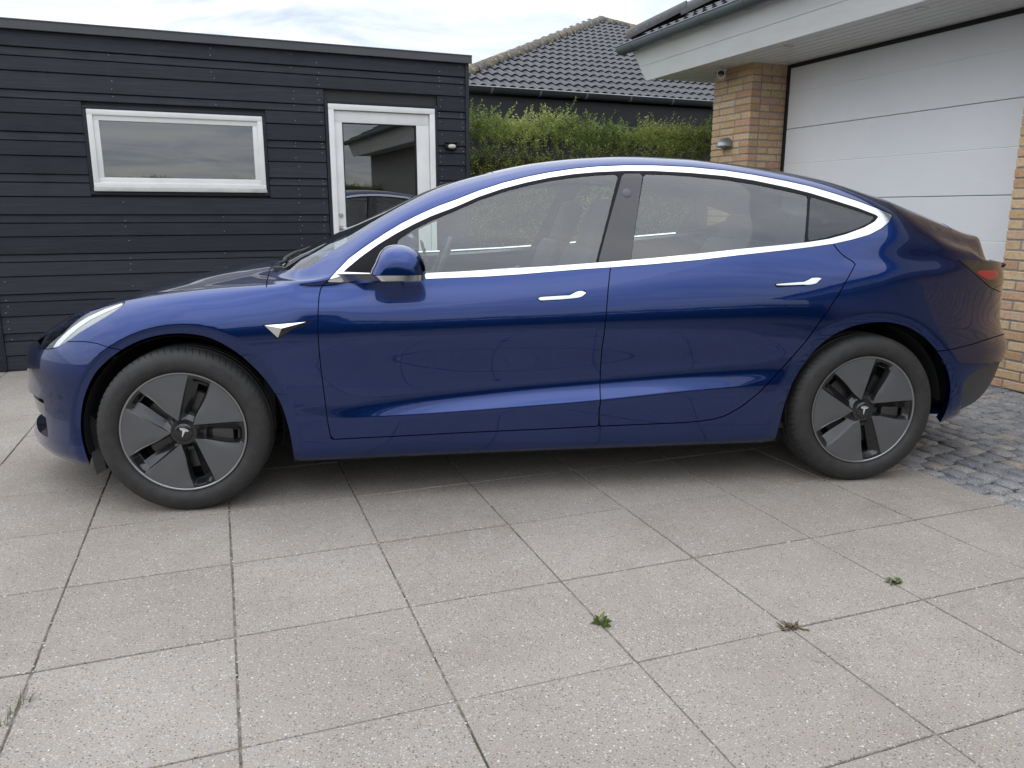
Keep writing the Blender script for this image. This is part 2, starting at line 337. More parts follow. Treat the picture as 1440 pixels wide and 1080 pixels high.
# joint bed under the slabs and setts
def quad_rc(r0, r1, c0, c1, z): return [(*node(r0, c0), z), (*node(r0, c1), z), (*node(r1, c1), z), (*node(r1, c0), z)]
PAV = tag(mesh('paving', quad_rc(9, -9, -9, 7, -.0055), [(3, 2, 1, 0)], 'joint_sand'), kind='structure')
COB = tag(mesh('cobbled_strip', quad_rc(9, -9, 7, 11, -.016), [(3, 2, 1, 0)], 'sett_joint'), kind='structure')
def slab_proto(k):
    bm = bmesh.new(); bmesh.ops.create_cube(bm, size=1); h = GS/2-.0028
    for v in bm.verts: v.co = Vector((v.co.x*2*h+random.uniform(-.0012, .0012), v.co.y*2*h+random.uniform(-.0012, .0012), v.co.z*.045-.0225))
    bmesh.ops.bevel(bm, geom=[e for e in bm.edges if all(v.co.z > -.01 for v in e.verts)]+[e for e in bm.edges if abs(e.verts[0].co.z-e.verts[1].co.z) > .02], offset=.0035, segments=2, affect='EDGES', profile=.5)
    me = bpy.data.meshes.new('slab'); bm.to_mesh(me); bm.free(); me.materials.append(MATS['paving_slab']); return me
slabs = [slab_proto(k) for k in range(5)]
n_sl = 0
for r in range(-8, 7):
    for c in range(-7, 7):
        ctr = node(r+.5, c+.5); q = np.array([(*node(r+a, c+b_), 0) for a in (0, 1) for b_ in (0, 1)]); d = (q-CAM)@CF
        if (q[:, :2]-SHO)@SHN @ np.ones(4)/4 > .3: continue
        if d.min() < .25:
            if d.max() < .3: continue
            inside = True
        else:
            p = to_px(q); inside = p[:, 0].max() > -220 and p[:, 0].min() < 1660 and p[:, 1].min() < 1330
        if not inside: continue
        o = link('slab', slabs[(r*7+c*3) % 5], PAV, (*ctr, random.uniform(-.0012, .0012)), (random.uniform(-.0016, .0016), random.uniform(-.0016, .0016), GA+random.choice((0, math.pi/2, math.pi, -math.pi/2))+random.uniform(-.002, .002))); n_sl += 1
# granite setts
def sett_proto(k):
    bm = bmesh.new(); bmesh.ops.create_cube(bm, size=1); bmesh.ops.subdivide_edges(bm, edges=bm.edges[:], cuts=1, use_grid_fill=True)
    for v in bm.verts:
        top_ = v.co.z > .4; sq = .90 if v.co.z < -.4 else 1.
        if abs(v.co.x) > .4 and abs(v.co.y) > .4: sq *= .93
        v.co = Vector((v.co.x*.112*sq+random.uniform(-.005, .005), v.co.y*.088*sq+random.uniform(-.005, .005), v.co.z*.05-.025+(random.uniform(-.003, .003)+(.0035 if abs(v.co.x)+abs(v.co.y) < .1 else 0) if top_ else 0)))
    bmesh.ops.bevel(bm, geom=[e for e in bm.edges if sum(v.co.z > -.012 for v in e.verts) == 2 and e.is_boundary is False and e.calc_face_angle(0) > .6], offset=.010, segments=1, affect='EDGES')
    me = bpy.data.meshes.new('sett'); bm.to_mesh(me); bm.free(); me.materials.append(MATS['granite']); me.polygons.foreach_set('use_smooth', [True]*len(me.polygons)); me.set_sharp_from_angle(angle=R(50)); return me
setts = [sett_proto(k) for k in range(8)]
cand = []
org = node(0, 7)+GU*.055
for i in range(0, 24):
    off = random.uniform(0, .1)
    yv = -2.6+off
    while yv < 2.4:
        ln = random.uniform(.098, .125); pos = org+GU*(i*.0985+.012*math.sin(yv*2.2))+GV*(yv+ln/2); yv += ln+.004
        p = to_px(np.array([(*pos, 0)]))[0]; wn = (pos-GAO)@GAN
        if wn > -.04: continue
        cand.append((pos, ln, p))
seen = [c_ for c_ in cand if 1230 < c_[2][0] < 1620 and 530 < c_[2][1] < 800]
for pos, ln, p in seen[:300]:
    link('sett', random.choice(setts), COB, (*pos, random.uniform(-.004, .003)), (random.uniform(-.03, .03), random.uniform(-.03, .03), GA+math.pi/2+random.uniform(-.05, .05))).scale = (ln/.116, random.uniform(.95, 1.03), 1)

rest = [c_ for c_ in cand if not any(c_ is q for q in seen[:300])]; mb = MB(); rr_ = random.Random(3)
for pos, ln, p in rest:
    me = rr_.choice(setts); T = Matrix.Translation((*pos, rr_.uniform(-.004, .003))) @ Matrix.Rotation(GA+math.pi/2+rr_.uniform(-.05, .05), 4, 'Z') @ Matrix.Diagonal((ln/.116, 1, 1, 1))
    mb.add([(T@v.co)[:] for v in me.vertices], [tuple(f.vertices) for f in me.polygons])
tag(mb.build('outer_setts', 'granite', COB, fix=False), kind='stuff')
mat('liner_dark', (.02, .02, .022), .9)
# ================================================================== black timber shed
def frame_obj(name, O, ang, label, cat, z=0.): return empty(name, (O[0], O[1], z), ang, label, cat)
SHED = frame_obj('timber_shed', SHO, SHA, 'black horizontal-board timber shed with flat roof behind the car bonnet', 'shed')
# local axes: x along the wall, y into the building, z up
ZE = [.006, .119, .226, .285, .413, .518, .576, .707, .811, .867, .996, 1.093, 1.154, 1.285, 1.385, 1.445, 1.574, 1.678, 1.739, 1.866, 1.967, 2.025, 2.152, 2.252, 2.313, 2.428]
S0, S1 = -3.2, 3.552
WIN = (.578, 1.872, 1.305, 1.945); DOOR = (2.335, 3.300, -.1, 2.068)
core = MB(); core.box(S0, WIN[0]+.03, .022, .10, 0, 2.42); core.box(WIN[0]+.03, WIN[1]-.03, .022, .10, 0, WIN[2]+.03); core.box(WIN[0]+.03, WIN[1]-.03, .022, .10, WIN[3]-.03, 2.42); core.box(WIN[1]-.03, DOOR[0]+.03, .022, .10, 0, 2.42); core.box(DOOR[0]+.03, DOOR[1]-.03, .022, .10, DOOR[3]-.03, 2.42); core.box(DOOR[1]-.03, S1+.02, .022, .10, 0, 2.42)
core.box(S0, S1+.02, 3.4, 3.5, 0, 2.4); core.box(S0, S0+.08, .10, 3.4, 0, 2.4); core.box(S1-.06, S1+.02, .10, 3.4, 0, 2.4); core.box(S0, S1+.02, .03, 3.4, 2.40, 2.44); core.box(S0, S1, .1, 3.4, -.02, .03)
core.build('wall_core', 'room_dark', SHED)
def board(s0, s1, z0, z1):
    if s1-s0 < .02: return
    wide = z1-z0 > .11; narrow = z1-z0 < .07; t0 = -.004 if not narrow else .001; jit = random.uniform(-.0015, .0015); zz0, zz1 = z0+.0015, z1-.0035
    # slightly wedged board: the lower edge stands proud of the one below
    v = [(s0, t0-.010+jit, zz0), (s1, t0-.010+jit, zz0), (s1, t0-.002+jit, zz1), (s0, t0-.002+jit, zz1), (s0, .021, zz0), (s1, .021, zz0), (s1, .021, zz1), (s0, .021, zz1)]
    bm = bmesh.new(); vv = [bm.verts.new(p) for p in v]
    for f in ((0, 1, 2, 3), (7, 6, 5, 4), (4, 5, 1, 0), (3, 2, 6, 7), (1, 5, 6, 2), (4, 0, 3, 7)): bm.faces.new([vv[i] for i in f])
    bmesh.ops.bevel(bm, geom=[e for e in bm.edges if {e.verts[0], e.verts[1]} in ({vv[0], vv[1]}, {vv[2], vv[3]})], offset=.003, segments=2, affect='EDGES')
    mb = MB(); mb.bm(bm); mb.build('board', 'black_board', SHED, auto=60)
for z0, z1 in zip(ZE[:-1], ZE[1:]):
    cuts = [(S0, -.165), (-.105, S1)]; res = []
    for a, b_ in cuts:
        segs = [(a, b_)]
        for (w0, w1, wz0, wz1) in (WIN, DOOR):
            if z1 > wz0+.004 and z0 < wz1-.004:
                segs = [q for s_ in segs for q in ((s_[0], min(s_[1], w0)), (max(s_[0], w1), s_[1])) if q[1]-q[0] > .01]
        res += segs
    for a, b_ in res: board(a, b_, z0, z1)
MB().bevbox(-.163, -.107, -.022, .02, .0, 2.428, .004).build('vertical_trim', 'black_board', SHED, auto=50)
MB().bevbox(S1+.002, S1+.034, -.024, .03, .0, 2.425, .004).build('corner_trim', 'black_board', SHED, auto=50)
f_ = MB(); f_.box(S0-.05, S1+.055, -.045, -.015, 2.424, 2.482); f_.box(S0-.05, S1+.055, -.050, .06, 2.482, 2.4895); f_.build('roof_edge', 'black_metal', SHED)
nl = MB()
for s_ in (.80, 1.5, 2.10, 2.30, 3.325, 3.52, -.06):
    for z0, z1 in zip(ZE[:-1], ZE[1:]):
        if (s_ < 1.9 and s_ > .56 and WIN[2] < (z0+z1)/2 < WIN[3]): continue
        for q in (.28, .72):
            if random.random() < (.75 if s_ > 2 else .45):
                a, z = s_+random.uniform(-.012, .012), z0+(z1-z0)*q; T = Matrix.Translation((a, -.0165+.006*q, z)) @ Matrix.Rotation(R(90), 4, 'X'); nl.lathe([(.0001, .0008), (.0030, .0004), (.0034, -.002)], 6, 'z', T)
tag(nl.build('nail_heads', 'nail', SHED), kind='stuff')
# window
w0, w1, wz0, wz1 = .606, 1.843, 1.352, 1.912
WN = MB(); 
def ring(mb, a0, a1, b0, b1, wd, y0, y1, bev=.004, wb=None):
    wb = wb or wd
    mb.bevbox(a0, a1, y0, y1, b1-wd, b1, bev); mb.bevbox(a0, a1, y0, y1, b0, b0+wb, bev); mb.bevbox(a0, a0+wd, y0, y1, b0+wb-.001, b1-wd+.001, bev); mb.bevbox(a1-wd, a1, y0, y1, b0+wb-.001, b1-wd+.001, bev); return mb
wo = ring(MB(), w0, w1, wz0, wz1, .038, -.030, .06).build('window', 'white_frame', SHED, auto=40)
ring(MB(), w0+.036, w1-.036, wz0+.036, wz1-.036, .040, -.016, .05).build('sash', 'white_frame', wo, auto=40)
mesh('pane', [(w0+.07, .012, wz0+.07), (w1-.07, .012, wz0+.07), (w1-.07, .012, wz1-.07), (w0+.07, .012, wz1-.07)], [(0, 1, 2, 3)], 'window_glass', wo)
MB().bevbox(w0-.002, w1+.004, -.040, .0, wz0-.026, wz0-.001, .004).build('sill', 'dirty_white', wo, auto=40)
gb = MB(); ring(gb, w0+.066, w1-.066, wz0+.066, wz1-.066, .006, -.004, .02, .001); gb.build('glazing_bead', 'seal_black', wo)
ring(MB(), w0-.026, w1+.026, wz0-.052, wz1+.024, .024, -.020, .03, .003).build('window_surround', 'black_board', SHED, auto=50)
# door
d0, d1, dz1 = 2.366, 3.271, 2.038
do = MB(); do.bevbox(d0, d1, -.028, .08, dz1-.045, dz1, .004); do.bevbox(d0, d0+.045, -.028, .08, .0, dz1-.044, .004); do.bevbox(d1-.045, d1, -.028, .08, .0, dz1-.044, .004); do = do.build('door_frame', 'white_frame', SHED, auto=40)
l0, l1, lz = d0+.049, d1-.049, dz1-.049; g0, g1, gz0, gz1 = 2.478, 3.108, .32, 1.897
lf = MB(); lf.bevbox(l0, l1, -.004, .05, gz1, lz, .004); lf.bevbox(l0, l1, -.004, .05, .01, gz0, .004); lf.bevbox(l0, g0, -.004, .05, gz0-.001, gz1+.001, .004); lf.bevbox(g1, l1, -.004, .05, gz0-.001, gz1+.001, .004); lf = lf.build('door', 'white_frame', SHED, auto=40)
mesh('door_pane', [(g0, .016, gz0), (g1, .016, gz0), (g1, .016, gz1), (g0, .016, gz1)], [(0, 1, 2, 3)], 'door_glass', lf)
gb = MB(); ring(gb, g0, g1, gz0, gz1, .007, -.006, .02, .001); gb.build('glazing_bead', 'seal_black', lf)
h = MB(); h.tube([(2.437, -.004, 1.04), (2.437, -.05, 1.04), (2.447, -.058, 1.04), (2.55, -.058, 1.035)], .010, 10); h.lathe([(.0001, -.010), (.020, -.010), (.024, -.004)], 24, 'y', Matrix.Translation((2.437, 0, 1.04))); h.build('door_handle', 'brushed_steel', lf, auto=50)
h = MB(); h.lathe([(.0001, -.012), (.017, -.012), (.022, -.004)], 24, 'y', Matrix.Translation((2.437, 0, 1.145))); h.box(2.434, 2.440, -.014, -.01, 1.133, 1.157); h.build('lock', 'brushed_steel', lf, auto=50)
ds = MB(); ds.bevbox(d0-.026, d0-.002, -.020, .03, 0, dz1+.026, .003); ds.bevbox(d1+.002, d1+.026, -.020, .03, 0, dz1+.026, .003); ds.bevbox(d0-.001, d1+.001, -.020, .03, dz1+.002, dz1+.026, .003); ds.build('door_surround', 'black_board', SHED, auto=50)
# wall light
WL = empty('wall_light', (*(SHO+SHE*3.412), 1.737), SHA, 'small black oval bulkhead light on the shed wall beside the door', 'lamp')
b_ = MB(); bm = bmesh.new(); bmesh.ops.create_uvsphere(bm, u_segments=28, v_segments=14, radius=1)
for v in bm.verts: v.co = Vector((math.copysign(abs(v.co.x)**.7, v.co.x)*.056, v.co.y*.055-.012, math.copysign(abs(v.co.z)**.7, v.co.z)*.036))
b_.bm(bm); b_.build('housing', 'seal_black', WL, smooth=True)
b_ = MB(); bm = bmesh.new(); bmesh.ops.create_uvsphere(bm, u_segments=24, v_segments=12, radius=1)
for v in bm.verts: v.co = Vector((math.copysign(abs(v.co.x)**.75, v.co.x)*.038, v.co.y*.030-.046, math.copysign(abs(v.co.z)**.75, v.co.z)*.021-.003))
b_.bm(bm); b_.build('lens', 'lamp_glass', WL, smooth=True)
b_ = MB(); b_.bevbox(-.060, .060, -.078, -.03, .022, .036, .006); b_.build('hood', 'seal_black', WL, auto=50)

# ================================================================== brick garage house
GH = empty('brick_garage', (*GAO, 0), GAA, 'yellow brick house with white sectional garage door and grey gutter', 'house')
# local axes: x along the facade towards the viewer, y into the house
PL0, PL1, JD, SOF = -3.70, -3.087, .42, 2.577; PR0, PR1 = -.28, 11.
mb = MB(); mb.box(PL0+.006, PL1-.006, .006, JD+.3, 0, 2.9); mb.build('left_pier', 'mortar', GH)
mb = MB(); mb.box(PR0+.006, PR1, .006, .5, 0, 2.9); mb.build('right_pier', 'mortar', GH)
BPROT = {}
def brick(x0, x1, y0, y1, z0, z1):
    k = (round(x1-x0, 3), round(y1-y0, 3), random.randint(0, 2))
    if k not in BPROT:
        m = MB().bevbox(-(x1-x0)/2, (x1-x0)/2, -(y1-y0)/2, (y1-y0)/2, -(z1-z0)/2, (z1-z0)/2, .004, 1, jit=.0022); me = bpy.data.meshes.new('brick'); me.from_pydata(m.v, [], m.f); me.materials.append(MATS['brick_yellow']); BPROT[k] = me
        bm = bmesh.new(); bm.from_mesh(me); bmesh.ops.recalc_face_normals(bm, faces=bm.faces[:]); bm.to_mesh(me); bm.free()
    link('brick', BPROT[k], GH, ((x0+x1)/2, (y0+y1)/2+random.uniform(-.0015, .0015), (z0+z1)/2), (0, 0, random.uniform(-.004, .004)))
CH, JT = .0668, .012
for c in range(0, 39):
    z0, z1 = c*CH+.004, min((c+1)*CH-JT+.004, SOF-.002)
    if z1-z0 < .02: continue
    # left pier above what the car hides
    if z0 > .80:
        wd = PL1-PL0; lay = [(.228, .228, .133), (.133, .228, .228), (.108, .24, .241)][(c*2+c//3) % 3]; x = PL0
        for l in lay: brick(x, min(x+l, PL1), 0, .108, z0, z1); x += l+.012
        y = .120
        for l in ((.228, .056) if c % 2 else (.108, .176)):
            brick(PL1-.108, PL1, y, min(y+l, JD-.002), z0, z1); y += l+.012
    x = PR0
    for l in ((.228, .228, .228) if c % 2 else (.108, .228, .228, .108)): brick(x, x+l, 0, .108, z0, z1); x += l+.012
    if c == 0: pass
# the rest of the long wall towards the viewer (outside the picture)
def wallfar(t, b, tex):
    br = t.nodes.new('ShaderNodeTexBrick'); c = t.nodes.new('ShaderNodeTexCoord'); mp = t.nodes.new('ShaderNodeMapping'); mp.inputs['Rotation'].default_value = (R(-90), 0, 0); t.links.new(c.outputs['Object'], mp.inputs[0]); t.links.new(mp.outputs[0], br.inputs[0])
    br.inputs['Color1'].default_value = (.5, .31, .15, 1); br.inputs['Color2'].default_value = (.58, .38, .2, 1); br.inputs['Mortar'].default_value = (.2, .195, .185, 1); br.inputs['Scale'].default_value = 1; br.inputs['Brick Width'].default_value = .24; br.inputs['Row Height'].default_value = .0668; br.inputs['Mortar Size'].default_value = .006; t.links.new(br.outputs[0], b.inputs['Base Color'])
mat('brick_far', (.5, .33, .17), .9, build=wallfar)
MB().box(PR0+.72, 3.6, -.001, .30, 0, SOF).build('long_wall', 'brick_far', GH); MB().box(3.6, PR1, .02, .30, 0, SOF).build('shadow_toned_wall', 'dark_wall', GH)  # the far stretch is coloured dark to stand for the shadow on it
# garage door: four sections with a pressed middle rib
DX0, DX1 = PL1+.028, PR0+.25
for z0, z1 in ((.02, .634), (.634, 1.304), (1.304, 1.975), (1.975, 2.548)):
    zm = z0+.335 if z1 < 2.4 else 2.311; a = .0025
    prof = [(JD+.035, z0+a), (JD+.0035, z0+a), (JD, z0+a+.003), (JD, zm-.005), (JD+.0035, zm-.0015), (JD+.0035, zm+.0015), (JD, zm+.005), (JD, z1-a-.003), (JD+.0035, z1-a), (JD+.035, z1-a)]
    if z0 < .1: prof = [p for p in prof]
    n = len(prof); V = [(DX0, y, z) for y, z in prof]+[(DX1, y, z) for y, z in prof]
    MB().add(V, [(i, i+1, i+1+n, i+n) for i in range(n-1)]).build('door_section', 'garage_white', GH)
mb = MB(); mb.box(PL1+.001, DX0+.012, JD-.012, JD+.04, 0, SOF-.001); mb.box(DX0+.012, DX1, JD-.012, JD+.04, 2.540, SOF-.001); mb.box(DX0, DX1, JD+.036, JD+.05, 0, 2.56); mb.build('door_seal', 'seal_black', GH)
# soffit boards
OV = -.455
y = OV; 
while y < JD+.1:
    y1 = min(y+.098, JD+.1); m_ = MB().bevbox(-4.30, 11., y+.004, y1-.004, SOF, SOF+.02, .007, 1); m_.build('soffit_board', 'soffit_white', GH, auto=40); y = y1
MB().box(-4.25, 11., OV, JD+.1, SOF+.021, SOF+.04).build('soffit_backing', 'seal_black', GH)
# fascia, leaning outwards, in two boards
def lean(z0, z1, y0, dy, t, s0, s1, name):
    q = lambda z: y0-dy*(z-SOF)
    V = [(s, q(z)+o_, z) for s in (0, 1) for z in (z0, z1) for o_ in (0, t)]; V = [((s0 if a == 0 else s1)-(.30*(z-SOF) if a == 0 else 0), yy, z) for a, yy, z in V]
    MB().add(V, [(0, 1, 3, 2), (4, 6, 7, 5), (0, 4, 5, 1), (2, 3, 7, 6), (0, 2, 6, 4), (1, 5, 7, 3)]).build(name, 'fascia_white', GH)
lean(SOF-.022, SOF+.118, OV-.005, .45, .02, -4.305, 11., 'fascia_board'); lean(SOF+.123, SOF+.285, OV-.001, .45, .02, -4.305, 11., 'fascia_board')
# gutter with brackets
GY, GZ, GR = -.655, 2.905, .075
pr = [(GR*math.cos(a), GR*math.sin(a)) for a in np.linspace(math.pi, 2*math.pi, 15)]; pr += [((GR-.003)*math.cos(a), (GR-.003)*math.sin(a)) for a in np.linspace(2*math.pi, math.pi, 15)]
n = len(pr); V = [(s, GY+a, GZ+b_) for s in (-4.50, 11.) for a, b_ in pr]; MB().add(V, [(i, (i+1) % n, (i+1) % n+n, i+n) for i in range(n)]+[tuple(range(15)), tuple(range(n, n+15))]).build('gutter', 'gutter_zinc', GH, auto=35)
MB().tube([(-4.50, GY-GR, GZ+.004), (11., GY-GR, GZ+.004)], .008, 8).build('gutter_bead', 'zinc', GH, smooth=True)
for s in np.arange(-4.22, 1.5, .62):
    pr2 = [((GR+.0035)*math.cos(a), (GR+.0035)*math.sin(a)) for a in np.linspace(math.pi*.98, 2*math.pi, 15)]; V = [(s+q, GY+a, GZ+b_) for q in (0, .028) for a, b_ in pr2]; m_ = MB().add(V, [(i, i+1, i+16, i+15) for i in range(14)]); m_.tube([(s+.014, GY+GR, GZ), (s+.014, GY+GR+.08, GZ+.02)], .008, 6); m_.build('gutter_bracket', 'gutter_zinc', GH, auto=40)
# roof tiles -------------------------------------------------------
def pantile(name, wd=.30, ln=.40, nw=2, amp=.031, material='roof_tile', seg=9):
    xs_ = np.linspace(0, wd, nw*seg+1); V, F = [], []
    def zf(x):
        p = (x/(wd/nw)) % 1.; return amp*(.5-.5*math.cos(2*math.pi*p))**.8
    for yy, dz in ((0, .026), (ln, 0.)):
        for x in xs_: V.append((x, yy, zf(x)+dz+.002))
    for x in xs_: V.append((x, .0005, zf(x)+.026-.020))
    m = len(xs_)
    F += [(i, i+1, m+i+1, m+i) for i in range(m-1)]+[(2*m+i, 2*m+i+1, i+1, i) for i in range(m-1)]
    me = bpy.data.meshes.new(name); me.from_pydata(V, [], F); me.materials.append(MATS[material]); me.polygons.foreach_set('use_smooth', [True]*len(F)); me.set_sharp_from_angle(angle=R(45)); return me
TILE = pantile('roof_tile'); CRS = .335
def barrel(name, ln=.42, r0=.125, r1=.105, material='ridge_tile'):
    V, F = [], []; A = np.linspace(R(-6), R(186), 13)
    for k, (yy, r) in enumerate(((0, r0), (ln, r1), (0, r0-.016), (ln, r1-.016))): V += [(r*math.cos(a), yy, r*math.sin(a)*.86) for a in A]
    n = 13
    for i in range(n-1): F += [(i, i+1, n+i+1, n+i), (2*n+i, 3*n+i, 3*n+i+1, 2*n+i+1), (i+1, i, 2*n+i, 2*n+i+1)]
    me = bpy.data.meshes.new(name); me.from_pydata(V, [], F); me.materials.append(MATS[material]); me.polygons.foreach_set('use_smooth', [True]*len(F)); me.set_sharp_from_angle(angle=R(45)); return me
RIDGE = barrel('ridge_tile')
def roof_plane(root, O, ex, en, z0, pitch, s_lo, s_hi, rows, keep, limit=300):
    """tiles laid on a plane that rises from the eave line O + ex*s along en"""
    ct, st = math.cos(pitch), math.sin(pitch); B = Matrix(((ex[0], en[0]*ct, -en[0]*st, 0), (ex[1], en[1]*ct, -en[1]*st, 0), (0, st, ct, 0), (0, 0, 0, 1))); k = 0
    for r_ in range(rows):
        sft = .0
        for i in range(int((s_hi-s_lo)/.30)+1):
            s = s_lo+i*.30+sft
            if not keep(s+.15, (r_+.5)*CRS*ct): continue
            P = np.array([*(O+ex*s+en*(r_*CRS*ct)), z0+r_*CRS*st]); o = link('roof_tile', TILE, root); o.matrix_local = Matrix.Translation(Vector(P)) @ B @ Matrix.Rotation(random.uniform(-.006, .006), 4, 'Z'); k += 1
    return k
def hip(root, A, Bv, n, mesh_=None, lift=-.032):
    A, Bv = Vector(A), Vector(Bv); d = (Bv-A); L_ = d.length; y = d.normalized(); x = y.cross(Vector((0, 0, 1))).normalized(); z = x.cross(y); M_ = Matrix((x, y, z)).transposed().to_4x4()
    for i in range(n):
        o = link('ridge_tile', mesh_ or RIDGE, root); o.matrix_local = Matrix.Translation(A+y*(L_*i/n)+z*(lift+.006)) @ M_ @ Matrix.Rotation(R(3.0), 4, 'X') @ Matrix.Rotation(random.uniform(-.02, .02), 4, 'Z'); o.scale = (1, L_/n/.37, 1)
# garage roof: hipped at its far corner
EX, EN = np.array([1., 0]), np.array([0., 1]); PIT = R(25); RY, RZ, RS = -.62, 2.920, -4.42
roof_plane(GH, np.array([RS, RY]), EX, EN, RZ, PIT, 0, 15., 9, lambda s, d: s > d+.05 and ((s < 5.9 and d < .9) or (9.6 < s < 15.)))
D_ = 5.2; V = [(RS, RY, RZ-.03), (11., RY, RZ-.03), (11., RY+D_, RZ-.03+D_*math.tan(PIT)), (RS+D_, RY+D_, RZ-.03+D_*math.tan(PIT)), (RS, RY+2*D_, RZ-.03), (11., RY+2*D_, RZ-.03)]
MB().add(V, [(0, 1, 2, 3), (0, 3, 4), (3, 2, 5, 4), (0, 4, 5, 1)]).build('roof_deck', 'roof_tile', GH, fix=True)
RB2 = barrel('ridge_tile', .42, .135, .118, 'roof_tile')
mat('roof_tile_lichen', (.05, .05, .052), .5, build=lambda t, b, tex: (lambda p: t.links.new(mixc(t, cramp(t, nz(t, p, 9, 6, .7), [(.60, 0.), (.66, .9)]), cramp(t, nz(t, p, 20, 5), [(.3, (.03, .031, .034)), (.7, (.06, .06, .062))]), (.36, .25, .07)), b.inputs['Base Color']))(geo_pos(t)))
RB2.materials[0] = MATS['roof_tile_lichen']
hip(GH, (RS+.02, RY+.02, RZ+.02), (RS+D_, RY+D_, RZ+.02+D_*math.tan(PIT)), 13, RB2, .02)
# side and back walls of the garage house
mb = MB(); mb.box(PL0+.001, PL0+.1, JD+.3, 9., 0, 2.9); mb.box(PL0, 11., 9., 9.1, 0, 2.9); mb.build('far_wall', 'brick_far', GH)
# fittings that hang on the house
gpt = lambda s, n, z: (*(GAO+GAE*s+GAN*n), z)
SCm = empty('security_camera', gpt(-3.40, -.13, 2.50), GAA, 'white bullet security camera under the soffit at the brick pier', 'camera')
T = Matrix.Rotation(R(-15), 4, 'Z') @ Matrix.Rotation(R(8), 4, 'X')
mb = MB(); mb.lathe([(.0001, .10), (.034, .10), (.040, .085), (.041, -.05), (.039, -.075), (.034, -.078), (.033, -.07)], 32, 'y', Matrix.Rotation(R(50), 4, 'Z')); mb.build('housing', 'white_plastic', SCm, auto=40)
mb = MB(); mb.lathe([(.0001, -.066), (.018, -.066), (.019, -.070), (.033, -.070)], 32, 'y', Matrix.Rotation(R(50), 4, 'Z')); mb.build('lens', 'far_window', SCm, auto=40)
mb = MB(); mb.tube([(.0, .03, .04), (.0, .05, .065)], .012, 10); mb.lathe([(.0001, .065), (.03, .066), (.03, .076)], 20, 'z', Matrix.Translation((0, .05, 0))); mb.build('mount', 'white_plastic', SCm, auto=40)
DL = empty('wall_downlight', gpt(-3.415, 0, 1.825), GAA, 'grey zinc half-dome downlight on the brick pier', 'lamp')
bm = bmesh.new(); bmesh.ops.create_uvsphere(bm, u_segments=36, v_segments=20, radius=1); bmesh.ops.bisect_plane(bm, geom=bm.verts[:]+bm.edges[:]+bm.faces[:], plane_co=(0, 0, 0), plane_no=(0, 0, 1), clear_inner=True); bmesh.ops.bisect_plane(bm, geom=bm.verts[:]+bm.edges[:]+bm.faces[:], plane_co=(0, 0, 0), plane_no=(0, 1, 0), clear_outer=True)
for v in bm.verts: v.co = Vector((v.co.x*.088, v.co.y*.125, v.co.z*.09))
o = MB().bm(bm).build('dome', 'zinc', DL, smooth=True); m_ = o.modifiers.new('thickness', 'SOLIDIFY'); m_.thickness = .004
mb = MB(); mb.tube([(0, -.045, .05), (0, -.045, -.012)], .03, 16); mb.build('bulb_tube', 'zinc', DL, auto=50)
for s in (-2.333, -.972):
    sp = empty('soffit_spotlight', gpt(s, -.213, SOF), GAA, 'recessed soffit spotlight nearer to the white security camera' if s < -2 else 'recessed soffit spotlight further from the security camera, above the middle of the garage door', 'spotlight', 'soffit spotlights')
    MB().lathe([(.030, .01), (.030, -.002), (.038, -.006), (.046, -.003), (.047, .001)], 32, 'z').build('trim_ring', 'brushed_steel', sp, auto=50); MB().lathe([(.0001, .004), (.030, .004)], 24, 'z').build('lamp_glass', 'lamp_glass', sp)

# ================================================================== neighbour's house behind the hedge
NA = R(15.4); NE = np.array([math.cos(NA), math.sin(NA)]); NNv = np.array([-math.sin(NA), math.cos(NA)]); NO = ray_plane((658, 125), (0, 0, 1), 2.85)[:2]; NP = R(23.4)
tn = math.tan(NP); nn3 = np.array([*(NNv*-tn), 1.]); AP = ray_plane((845, 32), nn3, np.array([*NO, 2.85])@nn3); sA, dA = (AP[:2]-NO)@NE, (AP[:2]-NO)@NNv
NH = empty('tiled_roof_house', (*NO, 0), NA, 'neighbouring house with black tiled pyramid roof behind the hedge', 'house')
L0, L1 = sA-dA, sA+dA
def nb_keep(s, d):
    if not (L0+d-.06 < s < L1-d+.06): return False
    p = to_px(np.array([[*(NO+NE*s+NNv*d), 2.85+d*tn]]))[0]; return 560 < p[0] < 1150
nt_ = roof_plane(NH, np.array([0., 0.]), EX, EN, 2.88, NP, math.floor(L0/.3)*.3, L1, 18, nb_keep)
V = [(L0, 0, 2.845), (L1, 0, 2.845), (sA, dA, 2.845+dA*tn), (L0, 2*dA, 2.845), (L1, 2*dA, 2.845)]; MB().add(V, [(0, 1, 2), (1, 4, 2), (4, 3, 2), (3, 0, 2), (0, 3, 4, 1)]).build('roof_deck', 'liner_dark', NH)
hip(NH, (L0, 0, 2.90), (sA, dA, 2.90+dA*tn), int(math.hypot(dA, dA)*1.08/.40)); hip(NH, (L1, 0, 2.90), (sA, dA, 2.90+dA*tn), int(math.hypot(dA, dA)*1.08/.40))
MB().box(L0, L1, .02, .05, 2.46, 2.78).build('fascia', 'dark_fascia', NH); MB().box(L0+.3, L1-.3, .05, .6, 2.44, 2.47).build('soffit', 'dirty_white', NH); MB().box(L0+.5, L1-.5, .55, 2*dA-.5, 0, 2.44).build('wall', 'dark_wall', NH)
pr = [(.075*math.cos(a), .075*math.sin(a)) for a in np.linspace(math.pi, 2*math.pi, 13)]+[(.07*math.cos(a), .07*math.sin(a)) for a in np.linspace(2*math.pi, math.pi, 13)]; n = len(pr)
V = [(s, -.065+a, 2.875+b_) for s in (L0-.05, L1+.05) for a, b_ in pr]; MB().add(V, [(i, (i+1) % n, (i+1) % n+n, i+n) for i in range(n)]).build('gutter', 'gutter_dark', NH, auto=35)
